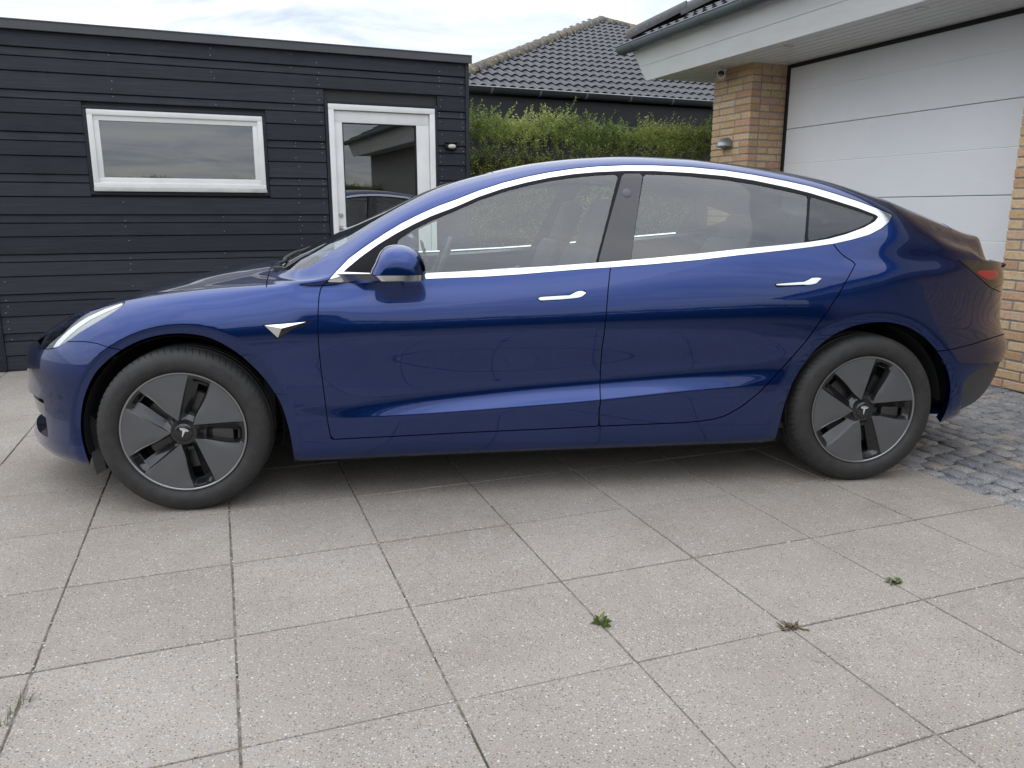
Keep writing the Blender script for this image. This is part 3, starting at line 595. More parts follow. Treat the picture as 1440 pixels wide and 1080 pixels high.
MB().tube([(L0-.05, -.140, 2.878), (L1+.05, -.140, 2.878)], .009, 6).build('gutter_bead', 'zinc', NH, smooth=True)
for s in np.arange(.3, 7., .75):
    pr2 = [(.079*math.cos(a), .079*math.sin(a)) for a in np.linspace(math.pi, 2*math.pi, 11)]; V = [(s+q, -.065+a, 2.875+b_) for q in (0, .03) for a, b_ in pr2]; MB().add(V, [(i, i+1, i+12, i+11) for i in range(10)]).build('gutter_bracket', 'zinc', NH, auto=40)

# ================================================================== hedge
HG = empty('clipped_hedge', (1.35, 3.95, 0), R(7), 'tall light green clipped hedge between the shed and the garage', 'hedge')
V, F, tint = [], [], []
def leaf(p, d, up, ln, wd, tn_):
    k = len(V); s = d.cross(up)
    if s.length < 1e-3: s = Vector((1, 0, 0))
    s.normalize(); nrm = s.cross(d); V.extend([p[:], (p+d*ln*.45+s*wd*.5+nrm*ln*.04)[:], (p+d*ln)[:], (p+d*ln*.45-s*wd*.5+nrm*ln*.04)[:]]); F.append((k, k+1, k+2, k+3)); tint.append(tn_)
stems = MB()
HL_, HD, HT = 5.4, .75, 2.21
rnd = random.Random(11)
nsh = 5200
for i in range(nsh):
    x = rnd.uniform(0, HL_); face = rnd.random()
    if face < .66: y = abs(rnd.gauss(0, .07)); z = .5+(HT-.55)*rnd.random()**.85
    else: y = rnd.uniform(0, HD); z = HT-.12-abs(rnd.gauss(0, .06))
    y += .05*math.sin(x*3.1)+.04*math.sin(x*7.3+z*4); wav = .045*math.sin(x*2.3)+.03*math.sin(x*5.9+1)
    z += wav*(z/HT)
    d = Vector((rnd.gauss(0, .55), -abs(rnd.gauss(.45, .3)) if y < .2 else rnd.gauss(0, .4), rnd.uniform(.4, 1.1))).normalized(); ln = rnd.uniform(.09, .20)*(1.45 if (z > HT-.3 and rnd.random() < .12) else 1)
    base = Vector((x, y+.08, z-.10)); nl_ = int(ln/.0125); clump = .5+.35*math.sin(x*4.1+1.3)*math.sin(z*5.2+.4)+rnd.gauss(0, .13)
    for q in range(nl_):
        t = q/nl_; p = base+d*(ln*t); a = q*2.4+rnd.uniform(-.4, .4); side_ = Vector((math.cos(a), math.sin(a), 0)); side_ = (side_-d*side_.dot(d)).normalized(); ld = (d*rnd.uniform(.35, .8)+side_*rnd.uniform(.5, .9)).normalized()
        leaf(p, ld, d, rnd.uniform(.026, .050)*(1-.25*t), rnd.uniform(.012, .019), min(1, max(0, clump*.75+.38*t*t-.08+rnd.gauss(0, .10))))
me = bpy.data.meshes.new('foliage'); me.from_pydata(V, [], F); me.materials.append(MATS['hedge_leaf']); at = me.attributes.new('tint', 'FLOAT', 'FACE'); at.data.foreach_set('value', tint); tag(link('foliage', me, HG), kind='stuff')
for i in range(14): x = .2+i*.38; stems.tube([(x, .38, 0), (x+rnd.uniform(-.08, .08), .36, .8), (x+rnd.uniform(-.15, .15), .34, 1.75)], [.022, .016, .008], 6)
for i in range(160):
    x = rnd.uniform(0, HL_); z = rnd.uniform(.3, 1.6); stems.tube([(x, .4, z), (x+rnd.uniform(-.2, .2), rnd.uniform(.05, .25), z+rnd.uniform(.15, .4))], [.006, .003], 4, False)
tag(stems.build('branches', 'twig', HG), kind='stuff')
MB().box(0, HL_, .30, .62, .1, 1.72).build('dense_core', 'twig', HG)

# ================================================================== weeds in the joints
def weed(px, spread, n, material, label, tall=.02, ln=(.015, .035), wd=.010, cat='weed'):
    p = ray_plane(px, (0, 0, 1), 0.); E_ = empty('weed', (p[0], p[1], -.004), 0, label, cat); r = random.Random(int(px[0])); mb = MB()
    for i in range(n):
        a = r.uniform(0, 6.28); l = r.uniform(*ln); e_ = r.uniform(.15, .75); b0 = Vector((r.gauss(0, spread), r.gauss(0, spread*.5), 0)); d = Vector((math.cos(a)*math.cos(e_), math.sin(a)*math.cos(e_), math.sin(e_))); s = d.cross(Vector((0, 0, 1))).normalized()
        m_ = b0+d*l*.55+Vector((0, 0, tall*.2)); k = [b0-s*wd*.15, b0+s*wd*.15, m_+s*wd*.5, b0+d*l, m_-s*wd*.5]; mb.add([v[:] for v in k], [(0, 1, 2, 3, 4)])
    mb.build('leaves', material, E_, fix=False); return E_
weed((1112, 883), .014, 26, 'weed_red', 'flat reddish weed rosette at a slab corner', ln=(.014, .032), wd=.009)
weed((1257, 819), .014, 18, 'weed_green', 'small green weed growing in a slab joint towards the cobbles', ln=(.016, .034), wd=.012)
w3 = weed((847, 879), .005, 12, 'weed_green', 'upright weed with yellow tips in a slab joint', tall=.06, ln=(.02, .04), wd=.008); st = MB()
for k in range(4): st.tube([(0, 0, 0), (.003*k-.005, .003, .018), (.005*k-.010, .004, .030+.005*k)], .0012, 5)
st.build('stem', 'weed_green', w3); fl_ = MB()
for k in range(4): T = Matrix.Translation((.005*k-.010, .004, .031+.005*k)); fl_.lathe([(.0001, .004), (.0035, .002), (.003, -.001), (.0001, -.003)], 8, 'z', T)
fl_.build('flower_buds', 'weed_yellow', w3)
gp_ = ray_plane((20, 1005), (0, 0, 1), 0.); GE = empty('grass_tuft', (gp_[0], gp_[1], -.004), 0, 'thin green grass tuft growing in a slab joint', 'grass'); mb = MB(); r = random.Random(4)
for i in range(26):
    b0 = Vector((.0, 0, 0))+Vector((r.uniform(-.012, .012), r.uniform(-.05, .07), 0)); a = r.uniform(-.6, .9); d = Vector((math.sin(a)*.8, .35*math.cos(a), r.uniform(.3, .8))).normalized(); l = r.uniform(.025, .06); s = Vector((1, 0, 0)).cross(d).normalized()*.0016; mb.add([(b0-s)[:], (b0+s)[:], (b0+d*l*.6+s*.8)[:], (b0+d*l-Vector((0, 0, l*.25)))[:], (b0+d*l*.6-s*.8)[:]], [(0, 1, 2, 3, 4)])
mb.build('blades', 'weed_green', GE, fix=False)
# loose grit along the joints
gr_ = MB(); r = random.Random(9)
for i in range(900):
    rr, cc = r.uniform(-1, 5.5), r.uniform(-3, 7)
    if r.random() < .5: rr = round(rr)+r.gauss(0, .012)
    else: cc = round(cc)+r.gauss(0, .012)
    q = node(rr, cc); s = r.uniform(.0012, .0042)*(1.5 if r.random() < .06 else 1); bm = bmesh.new(); bmesh.ops.create_icosphere(bm, subdivisions=1, radius=s)
    for v in bm.verts: v.co = Vector((v.co.x*r.uniform(.7, 1.3), v.co.y*r.uniform(.7, 1.3), v.co.z*.6))+Vector((q[0], q[1], -.001))
    gr_.bm(bm)
tag(gr_.build('joint_grit', mat('grit', (.46, .43, .39), .9, var=(60., .4)), PAV), kind='stuff')
# ================================================================== the street behind the viewer (mirrored in the paint and panes)
tag(mesh('road', [(-60, -13.5, -.05), (60, -13.5, -.05), (60, -8.6, -.05), (-60, -8.6, -.05)], [(0, 1, 2, 3)], 'asphalt'), kind='structure')
tag(mesh('forecourt', [(-60, -8.6, -.056), (60, -8.6, -.056), (60, -2.5, -.056), (-60, -2.5, -.056)], [(0, 1, 2, 3)], 'ground_far'), kind='structure')
tag(mesh('lawn', [(-60, -40, -.05), (60, -40, -.05), (60, -13.5, -.05), (-60, -13.5, -.05)], [(0, 1, 2, 3)], 'lawn'), kind='structure')
def far_house(x, y, wdt, dep, h, ridge, label, wallm):
    H = empty('street_house', (x, y, -.05), 0, label, 'house'); MB().box(-wdt/2, wdt/2, -dep, 0, 0, h).build('wall', wallm, H)
    o = .5; V = [(-wdt/2-o, o, h-.15), (wdt/2+o, o, h-.15), (wdt/2+o, -dep/2, ridge), (-wdt/2-o, -dep/2, ridge), (-wdt/2-o, -dep-o, h-.15), (wdt/2+o, -dep-o, h-.15)]
    MB().add(V, [(0, 1, 2, 3), (3, 2, 5, 4), (0, 3, 4), (1, 5, 2), (0, 4, 5, 1)]).build('roof', 'roof_tile', H)
    for i in range(int(wdt/2.4)):
        a = -wdt/2+1.2+i*2.4; w_ = MB().bevbox(a-.65, a+.65, -.02, .05, .85 if i != 2 else .05, 2.1, .01); w_ = w_.build('window', 'white_frame' if i != 2 else 'pale_wall', H); MB().box(a-.56, a+.56, .045, .056, .95 if i != 2 else .2, 2.0).build('pane', 'far_window', w_)
far_house(-12., -31., 18., 9., 2.6, 5.6, 'long low brick house across the street, seen only mirrored in the car doors', 'red_brick_far')
far_house(36., -30., 16., 9., 2.6, 5.8, 'pale rendered house across the street, seen only mirrored in the car doors', 'pale_wall')
SH_ = empty('street_hedge', (-16, -8.9, 0), 0, 'garden hedge between forecourt and street, seen only mirrored in the car doors', 'hedge')
fol = [c for c in HG.children if c.name.startswith('foliage')][0]; cr = [c for c in HG.children if c.name.startswith('dense_core')][0]
for i in range(9):
    for src in (fol, cr):
        c = src.copy(); COL.objects.link(c); c.parent = SH_; c.location = (i*4.1+4.2, 0, 0); c.rotation_euler = (0, 0, math.pi); c.scale = (.78, 1, .86)
# ================================================================== the car
def cspl(t, y, q):
    t = np.asarray(t, float); y = np.asarray(y, float); n = len(t); h = np.diff(t); A = np.eye(n); b = np.zeros((n,)+y.shape[1:])
    for i in range(1, n-1):
        A[i, i-1], A[i, i], A[i, i+1] = h[i-1], 2*(h[i-1]+h[i]), h[i]
        b[i] = 6*((y[i+1]-y[i])/h[i]-(y[i]-y[i-1])/h[i-1])
    m = np.linalg.solve(A, b); q = np.asarray(q, float); k = np.clip(np.searchsorted(t, q)-1, 0, n-2)
    hk = h[k]; a = (t[k+1]-q)/hk; c = (q-t[k])/hk
    e = (slice(None),)+(None,)*(y.ndim-1)
    return a[e]*y[k]+c[e]*y[k+1]+((a**3-a)*hk**2/6)[e]*m[k]+((c**3-c)*hk**2/6)[e]*m[k+1]
def pchip(x, y, q):
    x = np.asarray(x, float); y = np.asarray(y, float); h = np.diff(x); d = np.diff(y, axis=0)/(h if y.ndim == 1 else h[:, None])
    m = np.zeros_like(y); m[0], m[-1] = d[0], d[-1]
    for i in range(1, len(x)-1):
        w1, w2 = 2*h[i]+h[i-1], h[i]+2*h[i-1]; a, b = d[i-1], d[i]
        with np.errstate(divide='ignore', invalid='ignore'):
            v = (w1+w2)/(w1/a+w2/b)
        m[i] = np.where(a*b > 0, v, 0)
    q = np.clip(np.asarray(q, float), x[0], x[-1]); k = np.clip(np.searchsorted(x, q)-1, 0, len(x)-2); t = (q-x[k])/h[k]; hk = h[k]
    if y.ndim > 1: t = t[:, None]; hk = hk[:, None]
    return (2*t**3-3*t**2+1)*y[k]+(t**3-2*t**2+t)*hk*m[k]+(-2*t**3+3*t**2)*y[k+1]+(t**3-t**2)*hk*m[k+1]
def sstep(t): t = np.clip(t, 0, 1); return t*t*(3-2*t)

# plan outline (half) and cross-section rows (inset from outline, height)
PLAN = np.array([(-.841, 0), (-.834, .15), (-.81, .30), (-.762, .42), (-.708, .52), (-.62, .64), (-.50, .745), (-.35, .825), (-.15, .882), (.1, .911), (.55, .923), (1., .925), (1.5, .925), (2., .925), (2.4, .925), (2.9, .923), (3.2, .905), (3.42, .86), (3.58, .79), (3.69, .70), (3.77, .58), (3.815, .44), (3.84, .25), (3.845, 0)])
KEYS = {  # index into PLAN -> rows
 0: [(.30, .15), (.08, .155), (.022, .175), (.0, .21), (.012, .25), (.0, .32), (-.006, .38), (0, .45), (0, .51), (.006, .552), (.018, .58), (.042, .602)],
 3: [(.30, .15), (.06, .155), (.016, .18), (-.005, .22), (.008, .26), (0, .33), (-.007, .40), (0, .47), (0, .53), (.008, .578), (.024, .607), (.05, .632)],
 5: [(.25, .152), (.05, .158), (.012, .19), (0, .23), (0, .28), (0, .35), (0, .42), (0, .50), (.003, .57), (.018, .63), (.045, .675), (.085, .71)],
 7: [(.2, .152), (.04, .158), (.01, .20), (0, .25), (0, .31), (0, .39), (0, .46), (.002, .55), (.012, .64), (.036, .72), (.068, .775), (.108, .815)],
 9: [(.2, .17), (.05, .18), (.03, .24), (.025, .29), (.018, .37), (.016, .44), (.012, .53), (.006, .62), (.003, .71), (.018, .79), (.046, .846), (.094, .881)],
 10: [(.2, .178), (.055, .188), (.036, .235), (.030, .283), (.022, .365), (.026, .42), (.025, .52), (.012, .62), (.001, .70), (.006, .775), (.022, .843), (.05, .903)],
 12: [(.2, .182), (.052, .195), (.036, .245), (.030, .300), (.018, .402), (.048, .468), (.043, .55), (.020, .63), (.0015, .715), (.006, .795), (.023, .870), (.05, .937)],
 14: [(.2, .18), (.055, .193), (.036, .245), (.028, .31), (.016, .452), (.025, .515), (.025, .575), (.010, .65), (.0015, .735), (.008, .825), (.030, .918), (.06, .994)],
 15: [(.2, .18), (.05, .195), (.03, .25), (.02, .33), (.01, .43), (.006, .52), (.002, .60), (0, .68), (.005, .76), (.018, .84), (.044, .93), (.075, .982)],
 16: [(.2, .19), (.06, .205), (.03, .265), (.016, .34), (.006, .43), (0, .52), (0, .59), (.008, .68), (.020, .76), (.037, .84), (.063, .93), (.095, .978)],
 17: [(.3, .20), (.13, .215), (.06, .28), (.03, .35), (.010, .45), (0, .53), (.004, .59), (.022, .67), (.036, .75), (.046, .84), (.064, .93), (.095, .974)],
 18: [(.35, .20), (.20, .21), (.10, .27), (.045, .35), (.014, .46), (0, .54), (.004, .58), (.033, .66), (.044, .75), (.048, .84), (.056, .92), (.080, .966)],
 19: [(.40, .20), (.22, .21), (.11, .26), (.045, .35), (.012, .465), (0, .545), (.004, .58), (.036, .66), (.047, .75), (.05, .84), (.055, .915), (.072, .958)],
 21: [(.40, .20), (.22, .21), (.11, .26), (.045, .35), (.012, .47), (0, .545), (.004, .58), (.036, .66), (.047, .75), (.055, .83), (.075, .885), (.105, .915)],
 23: [(.40, .20), (.22, .21), (.11, .26), (.045, .35), (.012, .47), (0, .545), (.004, .58), (.036, .66), (.047, .75), (.055, .82), (.075, .875), (.105, .905)],
}
NS = 440
ch = np.r_[0, np.cumsum(np.linalg.norm(np.diff(PLAN, axis=0), axis=1))]
_b = cspl(ch, np.r_[PLAN], np.linspace(0, ch[-1], 2400)); _l = np.r_[0, np.cumsum(np.linalg.norm(np.diff(_b, axis=0), axis=1))]
tt = np.interp(np.linspace(.006, _l[-1]-.006, NS), _l, np.linspace(0, ch[-1], 2400))
Bp = cspl(ch, PLAN, tt); e = 1e-4; Tg = (cspl(ch, PLAN, np.clip(tt+e, 0, ch[-1]))-cspl(ch, PLAN, np.clip(tt-e, 0, ch[-1]))); Tg /= np.linalg.norm(Tg, axis=1)[:, None]
Nn = np.c_[-Tg[:, 1], Tg[:, 0]]
kk = sorted(KEYS); rows = pchip(ch[kk], np.array([np.ravel(KEYS[k]) for k in kk]), tt).reshape(NS, 12, 2)
S = np.zeros((NS, 12, 3)); S[:, :, :2] = Bp[:, None]-Nn[:, None]*rows[:, :, :1]; S[:, :, 1] = np.maximum(S[:, :, 1], 0); S[:, :, 2] = rows[:, :, 1]
sx, sy, sz = S[:, 11, 0], S[:, 11, 1], S[:, 11, 2]
# top surface tables
CEN = np.array([(-.83, .60), (-.75, .662), (-.6, .736), (-.4, .803), (-.2, .855), (0, .906), (.16, .937), (.30, .957), (.45, 1.03), (.59, 1.098), (.787, 1.188), (1.044, 1.292), (1.15, 1.330), (1.4, 1.390), (1.74, 1.432), (1.95, 1.440), (2.2, 1.434), (2.5, 1.408), (2.75, 1.365), (3., 1.303), (3.3, 1.2), (3.5, 1.125), (3.62, 1.084), (3.7, 1.062), (3.80, 1.05)])
RAIL = np.array([(.50, .850, .922), (.61, .867, .948), (.665, .834, 1.004), (.805, .777, 1.099), (.949, .731, 1.175), (1.097, .696, 1.233), (1.299, .654, 1.303), (1.503, .627, 1.349), (1.713, .61, 1.376), (1.9, .607, 1.382), (2.125, .61, 1.377), (2.284, .618, 1.363), (2.56, .645, 1.318), (2.767, .677, 1.265), (2.974, .715, 1.194), (3.05, .722, 1.163), (3.2, .718, 1.10), (3.35, .70, 1.045), (3.5, .67, 1.012), (3.6, .62, 1.0)])
PIL = np.array([(.50, .79, .962), (.612, .765, 1.022), (.709, .735, 1.081), (.805, .70, 1.14), (.90, .67, 1.194), (1., .64, 1.24), (1.1, .61, 1.284), (1.22, .58, 1.324), (1.35, .565, 1.357), (1.5, .55, 1.387), (1.7, .54, 1.409), (1.9, .54, 1.416), (2.1, .545, 1.411), (2.42, .56, 1.381), (2.75, .59, 1.318), (3.06, .62, 1.224), (3.33, .62, 1.118), (3.45, .615, 1.07), (3.55, .60, 1.048), (3.62, .57, 1.04)])
kx = np.r_[np.linspace(-.80, .28, 9), RAIL[:, 0]]
syk = np.interp(kx, sx, sy); szk = np.interp(kx, sx, sz); zck = pchip(CEN[:, 0], CEN[:, 1], kx)
colY = np.zeros((len(kx), 6)); colZ = np.zeros((len(kx), 6))
fr = np.array([.93, .84, .72, .56, .30, 0])
for i, x in enumerate(kx):
    if x < .3:
        colY[i] = fr*syk[i]; colZ[i] = szk[i]+(zck[i]-szk[i])*(1-fr**2.3)
    else:
        r = RAIL[np.argmin(abs(RAIL[:, 0]-x))]; p = [np.interp(x, PIL[:, 0], PIL[:, k]) for k in (1, 2)]
        for j, (t, bu) in enumerate(((.34, .010), (.68, .009))):
            colY[i, j] = syk[i]+(r[1]-syk[i])*t+bu*.85; colZ[i, j] = szk[i]+(r[2]-szk[i])*t+bu*.5
        colY[i, 2:] = r[1], p[0], p[0]*.52, 0; colZ[i, 2:] = r[2], p[1], zck[i]-(zck[i]-p[1])*.52**2.2, zck[i]
cy_ = pchip(kx, colY/syk[:, None], sx)*sy[:, None]; cz_ = pchip(kx, colZ, sx)
KB = np.interp(sx, [-.84, -.5, 0, .3, .6, 1., 1.5, 2.2, 2.9, 3.3, 3.6, 3.8], [0, -.02, -.03, -.05, -.10, -.09, -.03, 0, .05, .07, .08, .08])
Tp = np.zeros((NS, 6, 3))
for j in range(6):
    f = cy_[:, j]/np.maximum(sy, 1e-6); Tp[:, j, 1] = cy_[:, j]; bow = KB*(1-f**2)*np.clip(sy/.5, 0, 1); Tp[:, j, 0] = sx+bow
    zr = cz_[:, j].copy()
    if j >= 4:  # re-read the centre profile at the bowed x
        zc2 = pchip(CEN[:, 0], CEN[:, 1], Tp[:, j, 0]); z4 = cz_[:, 3]; zr = zc2
        if j == 4:
            w_ = sstep((sx-.28)/.34); zr = (sz+(zc2-sz)*(1-.30**2.3))*(1-w_)+(zc2-(zc2-z4)*.52**2.2)*w_
    Tp[:, j, 2] = zr
SN = [2, 2, 3, 4, 7, 5, 6, 7, 7, 6, 6]; TN = [9, 9, 9, 6, 11, 9]
def section(i):
    C = np.concatenate([S[i], Tp[i], Tp[i, 4:5]*np.array([1, -1, 1])]); d = np.linalg.norm(np.diff(C, axis=0), axis=1)**.75; t = np.r_[0, np.cumsum(np.maximum(d, 2e-4))]
    q = np.concatenate([np.linspace(t[k], t[k+1], n, endpoint=False) for k, n in enumerate(SN+TN)]+[[t[17]]])
    a = cspl(t, C, q); xm = S[i, 6, 0]
    wc = float(sstep((xm-.45)/.25)*sstep((2.42-xm)/.25))
    if wc > 0:
        m = q <= t[4]+1e-9; b = a.copy(); b[m] = cspl(t[:5], C[:5], q[m]); b[~m] = cspl(t[4:], C[4:], q[~m]); a = a*(1-wc)+b*wc
    return a
G = np.stack([section(i) for i in range(NS)])           # NS x NV x 3 (y = half width, positive)
NV = G.shape[1]; ROW_SH = sum(SN); ROW_RAIL = ROW_SH+sum(TN[:3]); ROW_PIL = ROW_RAIL+TN[3]
# boot lip: the deck falls to the tail along the rear edge
ring = G[sx > 3.3][:, ROW_SH]; 
for i in np.where(sx > 3.40)[0]:
    for j in range(ROW_SH+1, NV):
        p = G[i, j]; d = np.sqrt(((ring[:, :2]-p[:2])**2).sum(1)); k = d.argmin(); wgt = float(sstep((p[0]-3.42)/.12))
        zb = ring[k, 2]; G[i, j, 2] = p[2]*(1-wgt)+wgt*(zb+(max(p[2], zb+.0)-zb)*float(sstep((d[k]-.045)/.06)))
G[:, :, 1] = np.maximum(G[:, :, 1], 0); G[:, -1, 1] = 0; G[0, :, 1] = 0; G[-1, :, 1] = 0
G[:, :, 1] *= -1                                         # near side of the car is -y
# flared arch bands: the skin turns inwards towards each wheel opening
ARCH_F = [(415.5, 655), (410, 620), (405, 596.7), (396.7, 570), (386.7, 551.7), (373, 533), (356.7, 515.5), (340, 500.5), (320, 486.5), (300, 476.5), (283, 471.3), (260, 468.4), (236.7, 469), (211.7, 473.3), (186.7, 482.5), (166.7, 494), (146.7, 510), (133, 525), (125, 540), (118, 558), (114, 580), (113, 600), (115.5, 620), (121, 640), (129, 660), (135, 680), (140, 760), (430, 760)]
ARCH_R = [(1086, 760), (1083, 634), (1088, 624), (1092.5, 610), (1098, 588), (1104, 564), (1113, 540), (1126.7, 516), (1143, 494.5), (1160, 478.5), (1178, 467), (1197, 459), (1220, 453.6), (1245, 452.3), (1268, 456), (1288, 465), (1304, 477.5), (1318, 493), (1330, 513), (1336, 533), (1337, 553), (1333, 573), (1325, 590), (1314, 606), (1305, 760)]
def chaikin(p, n=2):
    p = np.array(p, float)
    for _ in range(n):
        q = np.roll(p, -1, 0); p = np.stack([.75*p+.25*q, .25*p+.75*q], 1).reshape(-1, 2)
    return p
def sdist(poly, q):
    """signed pixel distance to a closed polygon (negative inside)"""
    a = np.asarray(poly, float); b = np.roll(a, -1, 0); q = np.asarray(q, float); best = np.full(len(q), 1e18); ins = np.zeros(len(q), bool)
    for p0, p1 in zip(a, b):
        d = p1-p0; L2 = max(d@d, 1e-12); t = np.clip(((q-p0)@d)/L2, 0, 1); r = q-p0-t[:, None]*d; best = np.minimum(best, (r*r).sum(1))
        c = (p0[1] > q[:, 1]) != (p1[1] > q[:, 1])
        with np.errstate(divide='ignore', invalid='ignore'): xi = p0[0]+(q[:, 1]-p0[1])*d[0]/d[1]
        ins ^= c & (q[:, 0] < xi)
    return np.where(ins, -1, 1)*np.sqrt(best)
ARCH_F, ARCH_R = chaikin(ARCH_F), chaikin(ARCH_R)
gp = G.reshape(-1, 3)
pxg = to_px(gp); rowg = np.tile(np.arange(NV), NS)
for A, wpx, dep in ((ARCH_F, 13., .016), (ARCH_R, 16., .016)):
    m = (rowg <= ROW_SH) & (pxg[:, 0] > A[:, 0].min()-30) & (pxg[:, 0] < A[:, 0].max()+30)
    d = np.full(len(gp), 99.); d[m] = sdist(A, pxg[m]); t = np.clip(1-d/wpx, 0, 1.6); gp[:, 1] += dep*(np.sqrt(t*t+.02)-math.sqrt(.02))*(d < 90)
G = gp.reshape(NS, NV, 3)
dS = np.gradient(G, axis=0); dV = np.gradient(G, axis=1); NR = np.cross(dV, dS)
ln = np.linalg.norm(NR, axis=2, keepdims=True); NR = NR/np.maximum(ln, 1e-12)
flip = np.sign((NR[NS//2, ROW_SH-6] @ np.array([0, -1, 0]))); NR *= flip
NR[:, -1, 1] = 0; NR /= np.maximum(np.linalg.norm(NR, axis=2, keepdims=True), 1e-9)

class Skin:
    def __init__(s):
        s.P = G.reshape(-1, 3).copy(); s.N = NR.reshape(-1, 3).copy(); s.px = to_px(s.P)
        s.row = np.repeat(np.arange(NV)[None], NS, 0).ravel().astype(float); s.st = np.repeat(np.arange(NS)[:, None], NV, 1).ravel().astype(float)
        # unroll the outline past its left and right ends so that traced cuts carry on round the nose and the tail
        q = s.px.reshape(NS, NV, 2)
        for j in range(ROW_SH+1):
            a = q[:NS//3, j, 0].argmin(); b = NS-1-q[2*NS//3:, j, 0][::-1].argmax()
            q[:a, j, 0] = q[a, j, 0]-3.*(a-np.arange(a)); q[:a, j, 1] = q[a, j, 1]
            q[b+1:, j, 0] = q[b, j, 0]+3.*(np.arange(b+1, NS)-b); q[b+1:, j, 1] = q[b, j, 1]
        s.px = q.reshape(-1, 2)
    def split(s, faces, d):
        """cut faces along d=0 -> (inside d<0, outside)"""
        d = np.where(abs(d) < 1e-7, 1e-7, d); ins, outs = [], []; newP = []; k0 = len(s.P); cache = {}
        def cut(a, b):
            k = (a, b) if a < b else (b, a)
            if k not in cache: cache[k] = k0+len(newP); newP.append(k)
            return cache[k]
        for f in faces:
            sg = [d[v] < 0 for v in f]
            if all(sg): ins.append(f)
            elif not any(sg): outs.append(f)
            else:
                A, B = [], []
                for i, v in enumerate(f):
                    wv = f[(i+1) % len(f)]
                    (A if sg[i] else B).append(v)
                    if sg[i] != sg[(i+1) % len(f)]: c = cut(v, wv); A.append(c); B.append(c)
                if len(A) > 2: ins.append(tuple(A))
                if len(B) > 2: outs.append(tuple(B))
        if newP:
            E = np.array(newP); t = d[E[:, 0]]/(d[E[:, 0]]-d[E[:, 1]]); t = np.clip(t, .002, .998)[:, None]
            mixv = lambda X: np.concatenate([X, X[E[:, 0]]*(1-t if X.ndim > 1 else 1-t[:, 0])+X[E[:, 1]]*(t if X.ndim > 1 else t[:, 0])])
            s.P, s.N, s.row, s.st, s.px = mixv(s.P), mixv(s.N), mixv(s.row), mixv(s.st), mixv(s.px)
            s.N[k0:] /= np.linalg.norm(s.N[k0:], axis=1)[:, None]
        return ins, outs
    def cut_poly(s, faces, poly, gap=0., rows=(0, 999), xr=(-9, 9)):
        """-> inside, gap band, outside"""
        poly = np.asarray(poly, float)
        def field(off):
            d = np.full(len(s.P), 50.); lo, hi = poly.min(0)-12, poly.max(0)+12
            m = (s.px > lo).all(1) & (s.px < hi).all(1) & (s.row >= rows[0]-.01) & (s.row <= rows[1]+.01) & (s.P[:, 0] > xr[0]) & (s.P[:, 0] < xr[1])
            d[m] = sdist(poly, s.px[m]); return d+off
        if gap <= 0:
            a, b = s.split(faces, field(0)); return a, [], b
        a, r = s.split(faces, field(gap)); g, b = s.split(r, field(-gap)); return a, g, b
SK = Skin()
# ------------------------------------------------------------------ traced panel outlines (photo pixels -> cuts on the skin)
CO_TOP = [(459.2, 397.2), (470, 384.2), (490, 363.3), (515, 345), (540, 328.3), (565, 313.3), (590, 300.8), (615, 289.6), (640, 280.6), (673.3, 267.5), (706.7, 256.7), (740, 248.3), (773.3, 241.7), (806.7, 236.7), (840, 233.6), (880, 231.9), (920, 232), (970, 234.3), (1020, 239.2), (1060, 245.3), (1106.7, 254.2), (1140, 261.7), (1173.3, 271.5), (1206.7, 282.5), (1240, 295), (1255.8, 302)]
CO_BOT = [(1250, 312.6), (1240, 321), (1223, 330), (1198, 337.2), (1173, 342.8), (1140, 347.5), (1106.7, 351.7), (1073, 355.3), (1040, 358.9), (986.7, 365.2), (920, 371.4), (860, 376), (820, 378.6), (773, 382.4), (730, 386), (680, 389.2), (593, 392.6), (540, 395.4), (485, 397.6)]
CI_TOP = [(482, 382.2), (506.7, 361.5), (531.7, 343.5), (556.7, 328.2), (581.7, 315), (606.7, 303.4), (640, 290.8), (673, 276.4), (706.7, 265), (740, 256.2), (773.3, 249.3), (806.7, 244.4), (840, 241.5), (880, 239.8), (920, 240), (970, 242.6), (1020, 247.2), (1060, 253.3), (1106.7, 263.0), (1140, 271.2), (1173, 281.3), (1206.7, 292), (1236.7, 303.6)]
CI_BOT = [(1230, 311.7), (1215, 320), (1190, 329.2), (1165, 336), (1135.8, 340.5), (1106.7, 343.6), (1073, 346.9), (1040, 350.2), (986, 356.2), (920, 362.6), (860, 367.6), (820, 370.8), (773, 374.2), (706.7, 378), (650, 381.6), (595, 384.2), (540, 384.6)]
FG = [(560, 336.8), (581.7, 322), (606.7, 309.8), (640, 296), (673, 281.4), (706.7, 269.6), (740, 260.8), (773, 253.8), (806.7, 248.8), (840, 245.8), (870.5, 244.3), (865, 263), (856, 299), (846, 338), (837.6, 370.5), (773, 374.6), (706.7, 378.4), (650, 382), (595, 384.6), (549, 385.4), (553, 360)]
RG = [(905.5, 244.3), (940, 245.2), (970, 247.2), (1020, 252.2), (1060, 258.4), (1106.7, 268.0), (1136.6, 275.2), (1134.6, 308), (1132, 341), (1106.7, 344), (1073, 347.3), (1040, 350.6), (986, 356.6), (920, 363), (887.5, 365.8), (896, 304)]
QG = [(1140, 276), (1173, 286.2), (1206.7, 296.6), (1230, 304.8), (1222, 313.2), (1206, 320.6), (1188, 326.6), (1163, 333.4), (1136.2, 338.6), (1138, 308)]
